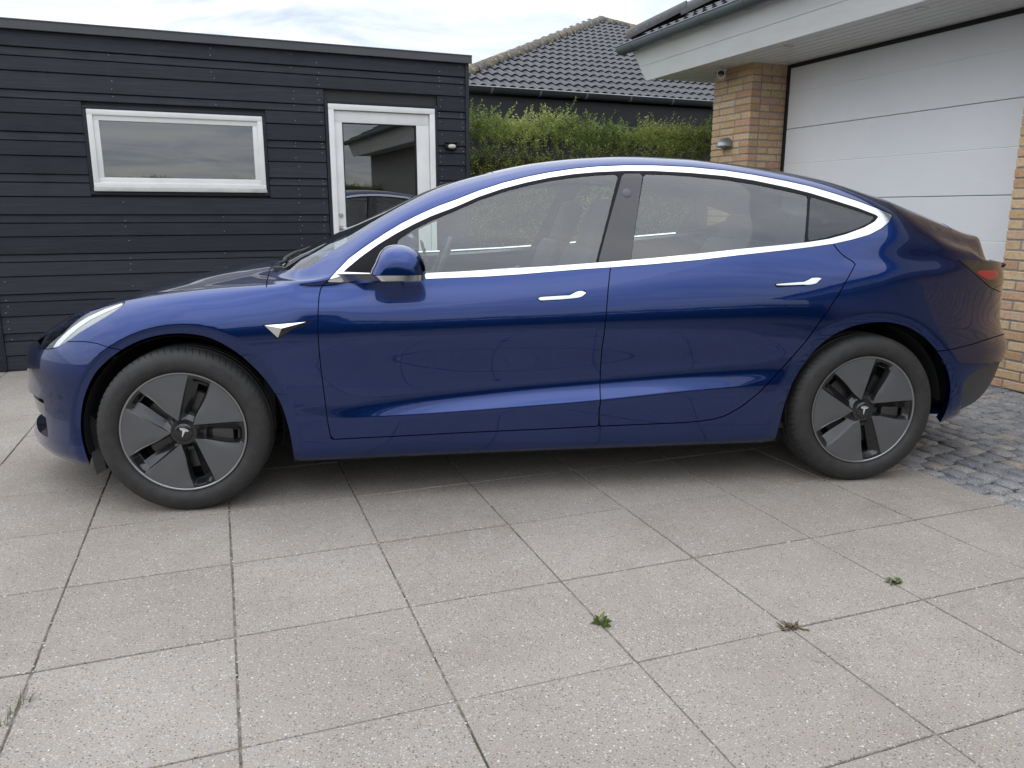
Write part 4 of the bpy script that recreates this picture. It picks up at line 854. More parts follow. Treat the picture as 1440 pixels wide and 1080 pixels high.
FD = [(458, 397), (450.8, 405.8), (448.4, 419.4), (447.3, 438.9), (447, 458.3), (447.6, 478), (449.3, 500), (452, 524), (455, 548.3), (460.8, 593.3), (465.8, 618), (523, 615), (580, 612.3), (646.7, 608.6), (780, 602.6), (842, 599.2), (842.6, 580), (844.4, 563.3), (843.6, 545), (844.2, 520), (846.5, 490), (849.9, 467.5), (853.3, 432.5), (855, 409), (858, 380), (859.3, 370), (773, 378.5), (700, 384), (600, 388.5), (490, 392)]
RD = [(859.3, 370), (858, 380), (855, 409), (853.3, 432.5), (849.9, 467.5), (846.5, 490), (844.2, 520), (843.6, 545), (844.4, 563.3), (842.6, 580), (842, 599.2), (900, 596.9), (940, 595.2), (965, 593.9), (985, 592.2), (1003, 589.5), (1020, 584.6), (1043, 571.7), (1068, 551.7), (1098, 520), (1133, 480.3), (1160, 442.8), (1181, 411.5), (1196, 384.5), (1203, 371.2), (1198, 366.8), (1188, 361), (1179.7, 353.6), (1174, 346), (1170, 339), (1140, 344), (1040, 354.3), (920, 367)]
HL = [(54, 491), (57, 482), (62, 473.5), (70, 465), (84, 456.6), (103, 447.6), (123, 439.2), (146.7, 430.8), (160, 427), (176, 423.6), (173.5, 428.5), (160, 438), (136.7, 452.3), (113, 466.4), (93, 480.6), (83, 487), (73, 490.6)]
FB = [(93, 480.6), (106, 480), (120, 480.3), (136.7, 483), (148, 487), (158, 490), (170, 492), (185, 520), (185, 790), (-600, 790), (-600, 200), (30, 440), (56, 484), (73, 490.6)]
TL = [(1347, 365.4), (1372, 364.2), (1397, 364.2), (1412, 364.5), (1500, 364), (1500, 409), (1412, 411.5), (1404, 409.5), (1393, 404.5), (1378, 391.5), (1362, 377.2)]
RB = [(1290, 497), (1323, 493.6), (1340.8, 490.8), (1366.7, 484.2), (1395, 475), (1470, 452), (1700, 400), (1700, 800), (1290, 800)]
DF = [(1352, 570), (1355, 537), (1366.7, 525.5), (1383, 514.6), (1400, 509.3), (1416, 509.5), (1470, 500), (1700, 470), (1700, 800), (1310, 800), (1340, 600), (1349, 585)]
H1 = [(755.2, 420.8), (756.3, 423), (759, 423.6), (788.6, 421.5), (812, 419.4), (818, 417.8), (822.6, 414.8), (826, 410.4), (825, 408.8), (812, 409), (807.5, 411.4), (802.2, 414.4), (785, 415.8), (760, 417.4), (757, 418.4)]
H2 = [(1087.6, 402), (1089, 404), (1110, 402.7), (1138, 401), (1146, 399.7), (1152, 396.2), (1155.6, 391.4), (1154, 390), (1141, 390.5), (1136.5, 393), (1131, 396), (1112, 397.3), (1091.6, 399)]

MATS_CAR = dict()
def paint_build(t, b, tex):
    # fine metallic flake under a clear coat
    v = t.nodes.new('ShaderNodeTexVoronoi'); v.inputs['Scale'].default_value = 900
    c = t.nodes.new('ShaderNodeTexCoord'); t.links.new(c.outputs['Object'], v.inputs['Vector'])
    bp = t.nodes.new('ShaderNodeBump'); bp.inputs['Strength'].default_value = .12; bp.inputs['Distance'].default_value = .0006
    t.links.new(v.outputs['Distance'], bp.inputs['Height']); t.links.new(bp.outputs[0], b.inputs['Normal'])
    n2 = tex(6, 3); bc = t.nodes.new('ShaderNodeBump'); bc.inputs['Strength'].default_value = .25; bc.inputs['Distance'].default_value = .0012
    t.links.new(n2, bc.inputs['Height']); t.links.new(bc.outputs[0], b.inputs['Coat Normal'])
    b.inputs['Coat IOR'].default_value = 1.54
mat('car_paint', (.0018, .024, .140), .24, .92, coat=1., coat_r=.012, build=paint_build)
mat('car_chrome', (.80, .81, .82), .14, 1.)
mat('black_gloss', (.016, .015, .017), .08, 0., coat=.6)
mat('black_rubber', (.008, .008, .009), .7, spec=.25)
mat('black_plastic', (.018, .018, .019), .5, bump=(400, .0004))
mat('grey_plastic', (.05, .052, .056), .42, bump=(300, .0003))
mat('liner', (.006, .006, .007), .9)
mat('tyre', (.028, .027, .026), .66, var=(26, .32), bump=(160, .0003))
mat('wheel_cover', (.115, .117, .12), .42, .35, var=(14, .06))
mat('wheel_gloss', (.012, .012, .013), .16, coat=.5)
mat('rim_edge', (.34, .345, .35), .3, .9)
mat('steel', (.10, .098, .095), .42, .8)
mat('lamp_red', (.30, .008, .015), .12, coat=1.)
mat('lamp_dark', (.014, .014, .015), .10, coat=1.)
mat('lamp_silver', (.36, .37, .38), .34, .5); mat('lamp_white', (.82, .83, .84), .3); mat('pod_grey', (.085, .083, .09), .4)
mat('white_emblem', (.75, .76, .77), .25, .6)
mat('seat_black', (.018, .018, .019), .55, var=(40, .2))
mat('dash_black', (.03, .03, .032), .6)
mat('trim_light', (.12, .12, .12), .5)
mat('screen', (.02, .02, .022), .06, coat=1.)
glass_mat('side_glass', (.85, .92, .89), 1.68)
glass_mat('quarter_glass', (.42, .47, .45), 1.5); glass_mat('dark_glass', (.10, .12, .12), 1.52)
glass_mat('screen_glass', (.78, .86, .83), 1.5)
glass_mat('lens_glass', (.90, .92, .93), 1.5)

CAR = empty('electric_sedan', (1.5, 0, 0), 0, 'dark blue four-door sedan with chrome window trim parked on the slabs', 'car')
OFF = np.array([1.5, 0, 0])
def rim_of(faces, P, Nrm, depth):
    cnt = {}
    for f in faces:
        for i, a in enumerate(f):
            b = f[(i+1) % len(f)]; k = (min(a, b), max(a, b)); cnt.setdefault(k, []).append((a, b))
    v, n, q = [], [], []
    for k, l in cnt.items():
        if len(l) != 1: continue
        a, b = l[0]
        if max(abs(P[a][1]), abs(P[b][1])) < 1e-6: continue
        d = P[b]-P[a]; nn = np.cross(d, (Nrm[a]+Nrm[b])/2); L_ = np.linalg.norm(nn)
        if L_ < 1e-12: continue
        nn /= L_; o = len(v); v += [P[a], P[b], P[b]-Nrm[b]*depth, P[a]-Nrm[a]*depth]; n += [nn]*4; q.append((o+1, o, o+3, o+2))
    return v, n, q
def main_piece(faces):
    """drop slivers that the cuts leave next to a panel"""
    par = {}
    def find(a):
        while par.setdefault(a, a) != a: par[a] = par[par[a]]; a = par[a]
        return a
    for f in faces:
        r = find(f[0])
        for v in f[1:]: par[find(v)] = r
    cnt = {}
    for f in faces: cnt[find(f[0])] = cnt.get(find(f[0]), 0)+1
    return [f for f in faces if cnt[find(f[0])] > .06*len(faces)]
def skin_part(name, faces, material, parent=CAR, rim=.012, off=0., side='near', label=None, prof=None):
    """side: near, far (mirrored) or both in one mesh"""
    faces = main_piece(faces); used = sorted({v for f in faces for v in f}); ix = {v: i for i, v in enumerate(used)}
    P = SK.P[used]+SK.N[used]*(off if prof is None else (off+prof(used))[:, None]); Nr = SK.N[used]; fs = [tuple(ix[v] for v in f) for f in faces]
    V, NN, FF = [], [], []
    def put(sign):
        k = len(V); m = np.array([1, sign, 1]); p = P*m; n = Nr*m; ff = fs if sign > 0 else [f[::-1] for f in fs]
        V.extend(p); NN.extend(n); w = {i: (i if k and abs(P[i][1]) < 1e-5 else i+k) for i in range(len(P))}; FF.extend(tuple(w[i] for i in f) for f in ff)
        if rim:
            v, nn, q = rim_of(ff, p, n, rim); k = len(V); V.extend(v); NN.extend(nn); FF.extend(tuple(i+k for i in f) for f in q)
    if side in ('near', 'both'): put(1)
    if side in ('far', 'both'): put(-1)
    o = mesh(name, np.array(V)-(OFF if parent is CAR else 0) if parent is CAR else np.array(V)-OFF, FF, material, parent, True, normals=NN)
    if label: o['label'] = label
    return o
# orientation of the grid quads
_i = lambda i, j: i*NV+j
q0 = (_i(200, ROW_SH-6), _i(201, ROW_SH-6), _i(201, ROW_SH-5), _i(200, ROW_SH-5)); pp = SK.P[list(q0)]
ccw = np.cross(pp[1]-pp[0], pp[2]-pp[0]) @ SK.N[q0[0]] > 0
ALL = []
for i in range(NS-1):
    for j in range(NV-1):
        q = (_i(i, j), _i(i+1, j), _i(i+1, j+1), _i(i, j+1)); ALL.append(q if ccw else q[::-1])
cen = lambda f, X: sum(X[v] for v in f)/len(f)
# top panels by row and length
top = [f for f in ALL if min(SK.row[v] for v in f) >= ROW_SH]; low = [f for f in ALL if min(SK.row[v] for v in f) < ROW_SH]
xs = lambda: SK.P[:, 0]; ys = lambda: SK.P[:, 1]
def cutx(faces, a, b, gap=0.):
    """cut along x = a + b*(y/0.8)^2 -> before, after"""
    fld = lambda o: xs()-(a+b*(ys()/.8)**2)+o
    i, o_ = SK.split(faces, fld(gap)); 
    if gap: _, o_ = SK.split(o_, fld(-gap))
    return i, o_
hood, rest = cutx(top, .29, .05, .002)
glassy = lambda fs: [f for f in fs if min(SK.row[v] for v in f) >= ROW_PIL-1e-6]
hb = {id(f) for f in glassy(rest)}; sidez = [f for f in rest if id(f) not in hb]; upper = [f for f in rest if id(f) in hb]
cowl, upper = cutx(upper, .335, .065)
wind, upper = cutx(upper, 1.24, .06, .002)
roofg, upper = cutx(upper, 2.36, -.02, .002)
rearg, boot = cutx(upper, 3.44, -.07, .002)
body = low+sidez
gaps = []
lim = (ROW_SH-30, ROW_PIL)
dlo, _, body = SK.cut_poly(body, CI_TOP+CI_BOT, 0, lim)
chrome, g, body = SK.cut_poly(body, CO_TOP+CO_BOT, .45, lim); gaps += g
pil_t, _, dlo = SK.cut_poly(dlo, [(875.5, 244.5), (904, 244), (898, 285), (887, 366), (841, 369.5), (857, 310)], 0); fg, _, dlo = SK.cut_poly(dlo, FG); rg, _, dlo = SK.cut_poly(dlo, RG); qg, _, dlo = SK.cut_poly(dlo, QG)
_, _, body = SK.cut_poly(body, ARCH_F, 0, (0, ROW_SH), (-1, .9)); _, _, body = SK.cut_poly(body, ARCH_R, 0, (0, ROW_SH), (2., 3.6))
hl, g, body = SK.cut_poly(body, HL, .6, (12, ROW_SH), (-.9, .2)); gaps += g
hood_in = hood
tl, g, body = SK.cut_poly(body, TL, .6, (12, ROW_SH), (3., 4.)); gaps += g
h1, g, body = SK.cut_poly(body, H1, .5); gaps += g
h2, g, body = SK.cut_poly(body, H2, .5); gaps += g
fd, g, body = SK.cut_poly(body, FD, .75); gaps += g
rd, g, body = SK.cut_poly(body, RD, .75); gaps += g
fb, g, body = SK.cut_poly(body, FB, .6, (0, ROW_SH), (-1, .0)); gaps += g
df, g, body = SK.cut_poly(body, DF, .5, (0, ROW_SH), (3.1, 4.)); gaps += g
rb, g, body = SK.cut_poly(body, RB, .7, (0, ROW_SH), (3.0, 4.)); gaps += g
fen = [f for f in body if cen(f, SK.P)[0] < .62 and (cen(f, SK.row) < ROW_SH) and cen(f, SK.px)[1] > 380]
fid = {id(f) for f in fen}; qtr = [f for f in body if id(f) not in fid]
# sill joint under the front fender
below = lambda fs, pts: SK.split(fs, (SK.px[:, 1]-np.interp(SK.px[:, 0], [p[0] for p in pts], [p[1] for p in pts]))*-1)
SILL = [(400, 624.6), (412, 623.6), (466, 618.4), (480, 617.6)]
sill, fen = below(fen, SILL); qtr = qtr+sill

# front intake: inner grille set back behind the bumper skin
def intake(faces):
    d = np.maximum(np.maximum(.262-SK.P[:, 2], SK.P[:, 2]-.425), np.abs(SK.P[:, 1])-.655); return SK.split(faces, d)
grille, fb = intake(fb)

def tube_prof(poly_a, poly_b, h):
    """rounded bar profile between two outlines"""
    def f(used):
        a = np.abs(sdist(poly_a, SK.px[used])); b = np.abs(sdist(poly_b, SK.px[used])); t = np.clip(a/np.maximum(a+b, 1e-6), 0, 1); return h*np.sqrt(np.clip(4*t*(1-t), 0, 1))
    return f
cprof = tube_prof(np.array(CI_TOP+CI_BOT, float), np.array(CO_TOP+CO_BOT, float), .006)
for side in ('near', 'far'):
    fen_o = skin_part('fender', fen, 'car_paint', rim=.03, side=side)
    qtr_o = skin_part('body_side', qtr, 'car_paint', rim=.03, side=side)
    fdo = skin_part('front_door', fd, 'car_paint', side=side); rdo = skin_part('rear_door', rd, 'car_paint', side=side)
    skin_part('door_handle', h1, 'car_chrome', fdo, rim=.008, off=.003, side=side); skin_part('door_handle', h2, 'car_chrome', rdo, rim=.008, off=.003, side=side)
    skin_part('window_pane', fg, 'side_glass', fdo, rim=0, off=-.004, side=side); skin_part('window_pane', rg, 'side_glass', rdo, rim=0, off=-.004, side=side)
    skin_part('quarter_window', qg, 'quarter_glass', rim=0, off=-.003, side=side)
    skin_part('window_seal', dlo, 'black_rubber', rim=.02, off=-.002, side=side)
    skin_part('door_pillar', pil_t, 'black_gloss', rim=.006, off=0., side=side)
    ct = skin_part('chrome_window_trim', chrome, 'car_chrome', rim=.014, side=side, off=-.001)
    used = None
    skin_part('panel_seal', gaps, 'liner', rim=0, off=-.010, side=side)
    hlo = skin_part('headlight', hl, 'lens_glass', rim=.0, off=-.001, side=side)
    HLo = hlo if side == 'near' else HLo
    skin_part('lamp_housing', hl, 'lamp_dark', hlo, rim=0, off=-.05, side=side)
    tlo = skin_part('tail_light', tl, 'lamp_dark', rim=.02, side=side)
    red, _, _ = SK.cut_poly(tl, [(1369, 381), (1404, 380), (1403, 392), (1388, 393.5)], 0)
    skin_part('red_lens', red, 'lamp_red', tlo, rim=.004, off=.0015, side=side)
        # silver daylight strip and lamp unit inside the lens
    strip, _, rest_ = SK.cut_poly(hl, [(73, 489.5), (79, 480), (92, 467), (110, 453), (124, 444.5), (146, 434.5), (172, 425.4), (172, 428.6), (150, 444), (113, 466), (92, 480.2), (83, 486.3)], 0)
    skin_part('light_strip', strip, 'lamp_silver', hlo, rim=.03, off=-.005, side=side)
    drl, _, _ = SK.cut_poly(strip, [(72, 490), (80, 477), (94, 464), (111, 451), (124, 443), (146, 433.5), (174, 424), (174, 427), (150, 437.5), (127, 448.5), (112, 458.5), (98, 470), (88, 480), (80, 489)], 0)
    skin_part('daylight_strip', drl, 'lamp_white', hlo, rim=.004, off=-.0025, side=side)
skin_part('front_bumper', fb, 'car_paint', rim=.05, side='both')
gr = skin_part('intake_grille', grille, 'black_gloss', rim=0, off=-.05, side='both')
bar = SK.split(grille, np.maximum(.335-SK.P[:, 2], SK.P[:, 2]-.395))[0]
skin_part('intake_bar', bar, 'black_gloss', gr, rim=.03, off=-.018, side='both')
skin_part('rear_bumper', rb, 'car_paint', rim=.03, side='both')
skin_part('diffuser', df, 'grey_plastic', rim=.03, off=-.012, side='both')
skin_part('bonnet', hood, 'car_paint', rim=.02, side='both')
skin_part('cowl', cowl, 'black_plastic', rim=0, off=-.03, side='both')
skin_part('windscreen', wind, 'screen_glass', rim=.004, off=-.002, side='both')
skin_part('glass_roof', roofg, 'dark_glass', rim=.004, off=-.002, side='both')
skin_part('rear_window', rearg, 'dark_glass', rim=.004, off=-.002, side='both')
skin_part('boot_lid', boot, 'car_paint', rim=.02, side='both')
# ------------------------------------------------------------------ fittings on the skin
def skin_at(px, rows=(0, ROW_PIL)):
    m = (SK.row[:NS*NV] >= rows[0]) & (SK.row[:NS*NV] <= rows[1]) & (SK.N[:NS*NV, 1] < -.05)
    ii = np.where(m)[0]; k = ii[((SK.px[ii]-np.array(px))**2).sum(1).argmin()]; n = SK.N[k]
    return ray_plane(px, n, SK.P[k]@n), n
def door_cards(faces, parent, side): skin_part('door_card', faces, 'dash_black', parent, rim=0, off=-.055, side=side)
CHILD = lambda n, s: [o for o in CAR.children if o.name.split('.')[0] == n][0 if s == 'near' else 1]
lining = [f for f in qtr if cen(f, SK.row) > ROW_SH]
for side in ('near', 'far'):
    door_cards(fd, CHILD('front_door', side), side); door_cards(rd, CHILD('rear_door', side), side)
    skin_part('pillar_lining', lining, 'trim_light', CHILD('body_side', side), rim=0, off=-.03, side=side)
loc = lambda p: np.asarray(p, float)-OFF
def both_sides(build):
    for s in (1, -1): build(s)
# mirrors
def mirror(s):
    out = [(514.5, 383.6), (517.5, 376), (521.8, 368.5), (525, 361), (529, 354), (534, 349), (540, 345.8), (548, 344), (556, 343.8), (563, 344.6), (570.5, 346.6), (577, 349.6), (582.5, 353.8), (586.6, 359), (589.6, 366), (592, 374), (594, 383.6)]
    base = np.array([ray_plane(p, (0, 1, 0), -1.02) for p in out]); cx, zb = base[:, 0].mean(), base[:, 2].min()
    secs = []
    for y, k in ((-.905, .80), (-.925, .90), (-.96, .97), (-1.0, 1.0), (-1.04, .985), (-1.075, .93), (-1.10, .82), (-1.115, .66), (-1.122, .45), (-1.124, .2)):
        P = base.copy(); P[:, 0] = cx+.015+(P[:, 0]-cx)*(.35+.65*k)-(1-k)*.02; P[:, 2] = zb+(P[:, 2]-zb)*k; P[:, 1] = y; secs.append(P)
    secs = np.array(secs); m, n = secs.shape[:2]; V = secs.reshape(-1, 3)*np.array([1, s, 1]); F = [(i*n+j, i*n+(j+1) % n, (i+1)*n+(j+1) % n, (i+1)*n+j) for i in range(m-1) for j in range(n)]
    F += [tuple(range(n)), tuple((m-1)*n+j for j in range(n))]
    mb = MB(); mb.add(V-OFF, F); o = mb.build('wing_mirror', 'car_paint', CAR, auto=40)
    # chrome strip under the housing
    lo = secs.copy(); strip = []
    for sec in secs:
        x0, x1 = sec[:, 0].min(), sec[:, 0].max(); strip.append([(x0, sec[0, 1], zb-.0015), (x1, sec[0, 1], zb-.0015), (x1-.002, sec[0, 1], zb-.022), (x0+.022, sec[0, 1], zb-.022)])
    V = np.array(strip).reshape(-1, 3)*np.array([1, s, 1]); F = [(i*4+j, i*4+(j+1) % 4, (i+1)*4+(j+1) % 4, (i+1)*4+j) for i in range(m-1) for j in range(4)]+[(0, 1, 2, 3), tuple((m-1)*4+j for j in range(4))]
    mb = MB(); mb.add(V-OFF, F); mb.build('chrome_strip', 'car_chrome', o, auto=50)
    # foot between door and housing
    ft = [(472, 385.2), (545, 384.8), (566, 386), (560, 393), (537, 396.6), (505, 398.6), (487, 397.8)]
    A = np.array([ray_plane(p, (0, 1, 0), -.872) for p in ft]); Bq = np.array([ray_plane(p, (0, 1, 0), -.935) for p in [(500, 385.2), (555, 384.8), (570, 386), (566, 391.6), (545, 394), (522, 394.6), (508, 392.6)]])
    V = np.concatenate([A, Bq])*np.array([1, s, 1]); k = len(ft); F = [tuple(range(k)), tuple(range(k, 2*k))]+[(i, (i+1) % k, (i+1) % k+k, i+k) for i in range(k)]
    mb = MB(); mb.add(V-OFF, F); mb.build('mirror_foot', 'car_chrome', o, auto=35)
    g = secs[2]; V = np.array([[g[:, 0].max()+.001, y, z] for y in (-.94, -1.09) for z in (zb+.01, zb+.09)])*np.array([1, s, 1])
    mesh('mirror_glass', V-OFF, [(0, 1, 3, 2)], 'screen', o)
both_sides(mirror)
# side repeater on each front fender
def repeater(s):
    def P(px, off): p, n = skin_at(px, (0, ROW_SH+6)); return (p+n*off)*np.array([1, s, 1])-OFF
    edge = [(369.5, 456.6), (400, 454.2), (442, 450.8), (425, 459.5), (389, 477)]
    V = [P(p, -.004) for p in edge]+[P(p, .0012) for p in edge]; k = len(edge)
    MB().add(V, [tuple(range(k)), tuple(range(k, 2*k))]+[(i, (i+1) % k, (i+1) % k+k, i+k) for i in range(k)]).build('repeater_surround', 'black_gloss', CAR)
    tri = [(372, 457.6), (430.5, 452.6), (390.8, 475)]; mid = P((397, 461.5), .016)
    V = [P(p, .001) for p in tri]+[mid]; o = MB().add(V, [(0, 1, 3), (2, 0, 3), (0, 2, 1)]).build('side_repeater', 'car_chrome', CAR); MB().add([V[1], V[2], mid], [(0, 1, 2)]).build('dark_reflection_facet', 'black_gloss', o, fix=False)  # lower right chrome facet made black to stand for its dark reflection
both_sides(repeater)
# round camera pod on each door pillar
for s in (1, -1):
    p, n = skin_at((881.7, 271.7)); ax = Vector(n*np.array([1, s, 1])); T = Matrix.Translation(Vector((p+n*.0005)*np.array([1, s, 1])-OFF)) @ ax.to_track_quat('Z', 'Y').to_matrix().to_4x4()
    MB().lathe([(.0001, .0022), (.019, .002), (.021, .0005), (.021, -.002)], 28, 'z', T).build('pillar_camera', 'pod_grey', CAR, auto=40)
# wheels
HUB_Z, TR = .330, .334
def tyre_mesh(name, parent):
    prof = [(.240, -.088), (.246, -.099), (.252, -.108), (.262, -.1145), (.276, -.1175), (.290, -.1165), (.303, -.112), (.312, -.1065), (.3185, -.101), (.3245, -.094), (.3295, -.083), (.3318, -.070), (.3328, -.048), (.3255, -.0465), (.3255, -.037), (.3333, -.0355), (.334, -.008), (.327, -.0065), (.327, .0065), (.334, .008), (.3333, .0355), (.3255, .037), (.3255, .0465), (.3328, .048), (.3318, .070), (.3245, .094), (.312, .1065), (.276, .1175), (.246, .099), (.240, .088)]
    ang = []; npit = 78
    for i in range(npit):
        a0 = 2*math.pi*i/npit; da = 2*math.pi/npit
        ang += [(a0, 0), (a0+da*.12, 1), (a0+da*.20, 1), (a0+da*.30, 0)]
    V, k = [], len(prof)
    for a, gcut in ang:
        for j, (r, h) in enumerate(prof):
            if gcut and 7 <= j <= 11: r -= (.0, .0012, .0026, .0032, .003)[j-7]
            # offset the sipes with the shoulder so that they sweep
            aa = a+(.012*(j-9) if 7 <= j <= 12 else 0)
            V.append((r*math.cos(aa), h, max(r*math.sin(aa), -HUB_Z)))
    n = len(ang); F = [(i*k+j, ((i+1) % n)*k+j, ((i+1) % n)*k+j+1, i*k+j+1) for i in range(n) for j in range(k-1)]
    return MB().add(V, F).build(name, 'tyre', parent, auto=30)
def letters(txt, r, a_mid, size, y, name, material, parent, depth=.0014):
    """raised lettering bent round the sidewall"""
    cu = bpy.data.curves.new('t', 'FONT'); cu.body = txt; cu.size = size; cu.align_x = 'CENTER'; cu.extrude = depth; cu.space_character = 1.15
    ob = bpy.data.objects.new('t', cu); COL.objects.link(ob); bpy.context.view_layer.update(); me = ob.evaluated_get(bpy.context.evaluated_depsgraph_get()).to_mesh()
    V = [v.co.copy() for v in me.vertices]; F = [tuple(p.vertices) for p in me.polygons]; ob.to_mesh_clear(); bpy.data.objects.remove(ob); bpy.data.curves.remove(cu)
    W = []
    for v in V:
        rr = r+v.y; a = a_mid-v.x/r; yy = y-v.z
        # follow the bulge of the sidewall
        yy += .9*(rr-.276)**2*8; W.append((rr*math.cos(a), yy, rr*math.sin(a)))
    return mesh(name, W, F, material, parent)
def cover_mesh(parent):
    Rr = .2445; rs = [.20, .24, .28, .33, .355, .38, .44, .52, .60, .68, .75, .80, .825, .85, .88, .91, .935, .955]
    tA = lambda q: math.radians(74.4)+math.asin(min(.97, .115/q)); tB = lambda q: math.radians(float(np.interp(q, [.17, .245, .34, .44, .71, .85, 1.], [31, 44, 51, 54, 56.5, 58.5, 60])))
    gt = [0, .04, .12, .22, .32, .42, .46, .56, .66, .76, .84, .88, .92, .95, .975, 1.]; pt = [.03, .08, .2, .4, .6, .8, .93, .985]
    ring = []; hole = set()
    for i, q in enumerate(rs):
        row = []
        for u in range(5):
            A = tA(q)-u*math.radians(72); Bq = tB(q)-u*math.radians(72); A2 = A-math.radians(72)
            if Bq < A2+.01: Bq = A2+.01
            dmax = .026*float(sstep((q-.17)/.12))*float(sstep((.925-q)/.085)); dmax = max(dmax, .0)
            for t in gt:
                dep = dmax*(min(1, t/.45) if t < .5 else (1 if t < .84 else 1-float(sstep((t-.84)/.16))))
                if t == 0: dep = 0
                dep += .0022*(0 < t < 1)
                a = A+(Bq-A)*t; row.append((q*Rr*math.cos(a), dep, q*Rr*math.sin(a)))
            for t in pt:
                a = Bq+(A2-Bq)*t; fl = .0045*float(sstep((.18-t)/.18))*float(sstep((q-.3)/.2)*sstep((.92-q)/.12)); row.append((q*Rr*math.cos(a), fl-.004*math.sin(math.pi*min(1, max(0, (q-.15)/.85)))*.6, q*Rr*math.sin(a)))
        ring.append(row)
    n = len(ring[0]); g = len(gt); unit = g+len(pt); V = [p for r_ in ring for p in r_]; Fp, Fg = [], []
    for i in range(len(rs)-1):
        for j in range(n):
            k = j % unit; f = (i*n+j, i*n+(j+1) % n, (i+1)*n+(j+1) % n, (i+1)*n+j)
            if k < g-1:
                tm = (gt[k]+gt[k+1])/2
                if .46 < tm < .88 and .33 <= rs[i] and rs[i+1] <= .825: continue
                Fg.append(f)
            else: Fp.append(f)
    T = Matrix.Translation((0, -.100, 0))
    sub = lambda F: MB().add([tuple(T@Vector(p)) for p in V], F)
    o = sub(Fp).build('wheel_cover', 'wheel_cover', parent, auto=25)
    for o_, F in ((o, Fp),): pass
    o2 = sub(Fg).build('cover_spokes', 'wheel_gloss', parent, auto=28)
    for q in (o, o2):
        bm = bmesh.new(); bm.from_mesh(q.data); bmesh.ops.delete(bm, geom=[v for v in bm.verts if not v.link_faces], context='VERTS')
        for f in bm.faces:
            if f.normal.y > 0: f.normal_flip()
        bm.to_mesh(q.data); bm.free(); q.data.set_sharp_from_angle(angle=R(28))
    MB().lathe([(.0001, -.104), (.030, -.104), (.034, -.1015), (.036, -.0985), (.050, -.0968), (.052, -.09)], 40, 'y').build('hub_cap', 'wheel_gloss', parent, auto=35)
    MB().lathe([(.232, -.094), (.2335, -.099), (.237, -.1012), (.241, -.1010), (.2425, -.098), (.2425, -.09)], 90, 'y').build('rim_ring', 'rim_edge', parent, auto=50)
def emblem(parent, tilt):
    """T-shaped badge on the hub"""
    arc = lambda r, a0, a1, cy, n=9: [(r*math.sin(a0+(a1-a0)*i/n), cy+r*math.cos(a0+(a1-a0)*i/n)) for i in range(n+1)]
    s = .021; mb = MB(); c, q = math.cos(tilt), math.sin(tilt)
    def put(poly): mb.prism([((x*c-z*q)*s, (x*q+z*c)*s) for x, z in poly], -.1056, -.1035, 'y')
    put(arc(2.0, -.46, .46, -1.12)+arc(1.86, .46, -.46, -1.12))                       # thin upper bar
    bar = arc(1.76, -.44, .44, -1.10)
    put(bar+[(.62, .34), (.34, .40), (.22, .28), (.05, -.86), (-.05, -.86), (-.22, .28), (-.34, .40), (-.62, .34)])
    mb.build('wheel_emblem', 'white_emblem', parent)
def wheel(x, s, tilt, rot0):
    w = MB().lathe([(.225, -.10), (.236, -.099), (.232, -.085), (.215, -.07), (.210, .0), (.215, .09), (.236, .10)], 64, 'y').build('wheel', 'black_plastic', CAR, auto=40)
    w.location = (x-1.5, -.79*s, HUB_Z); w.rotation_euler = (0, 0, 0 if s > 0 else math.pi)
    tyre_mesh('tyre', w); 
    letters('MICHELIN', .285, rot0, .027, -.1176, 'tyre_lettering', 'tyre', w)
    sp = empty('spin', parent=None); bpy.data.objects.remove(sp)
    cover_mesh(w); emblem(w, tilt)
    MB().lathe([(.05, -.03), (.05, -.045), (.16, -.045), (.165, -.04), (.165, -.02), (.16, -.016), (.05, -.016)], 48, 'y').build('brake_disc', 'steel', w, auto=40)
    MB().bevbox(.10, .185, -.075, .01, -.075, .075, .012).build('brake_caliper', 'steel', w, auto=40)
    MB().lathe([(.001, -.02), (.20, -.01), (.20, .02)], 32, 'y').build('inner_disc', 'liner', w)
for x, tilt, r0 in ((0, R(-18), R(52)), (2.875, R(-4), R(150))):
    for s in (1, -1): wheel(x, s, tilt, r0)
# wheel arch liners and underbody
for x in (0, 2.875):
    for s in (1, -1):
        mb = MB(); mb.lathe([(.380, -.865), (.380, -.58), (.05, -.58)], 40, 'y', Matrix.Translation((x-1.5, 0, HUB_Z)), arc=R(206) if x < 1 else R(186), a0=R(-13) if x < 1 else R(4))
        mb.v = [(a, b*s, c) for a, b, c in mb.v]; mb.build('arch_liner', 'liner', CAR, smooth=True)
mb = MB(); mb.box(-2.1, 1.85, -.60, .60, .172, .235); mb.box(-1.06, .93, -.84, -.60, .178, .232); mb.box(-1.06, .93, .60, .84, .178, .232); mb.build('underbody', 'liner', CAR)
for s in (1, -1):
    P = [ray_plane(p, (0, 1, 0), -.80) for p in [(120, 575), (124, 610), (129, 640), (136, 668), (150, 660), (143, 630), (138, 595)]]
    V = [tuple(np.array(p)*np.array([1, s, 1])-OFF) for p in P]+[tuple((np.array(p)+np.array([0, .16, 0]))*np.array([1, s, 1])-OFF) for p in P]; k = len(P)
    MB().add(V, [tuple(range(k)), tuple(range(k, 2*k))]+[(i, (i+1) % k, (i+1) % k+k, i+k) for i in range(k)]).build('air_deflector', 'black_plastic', CAR)
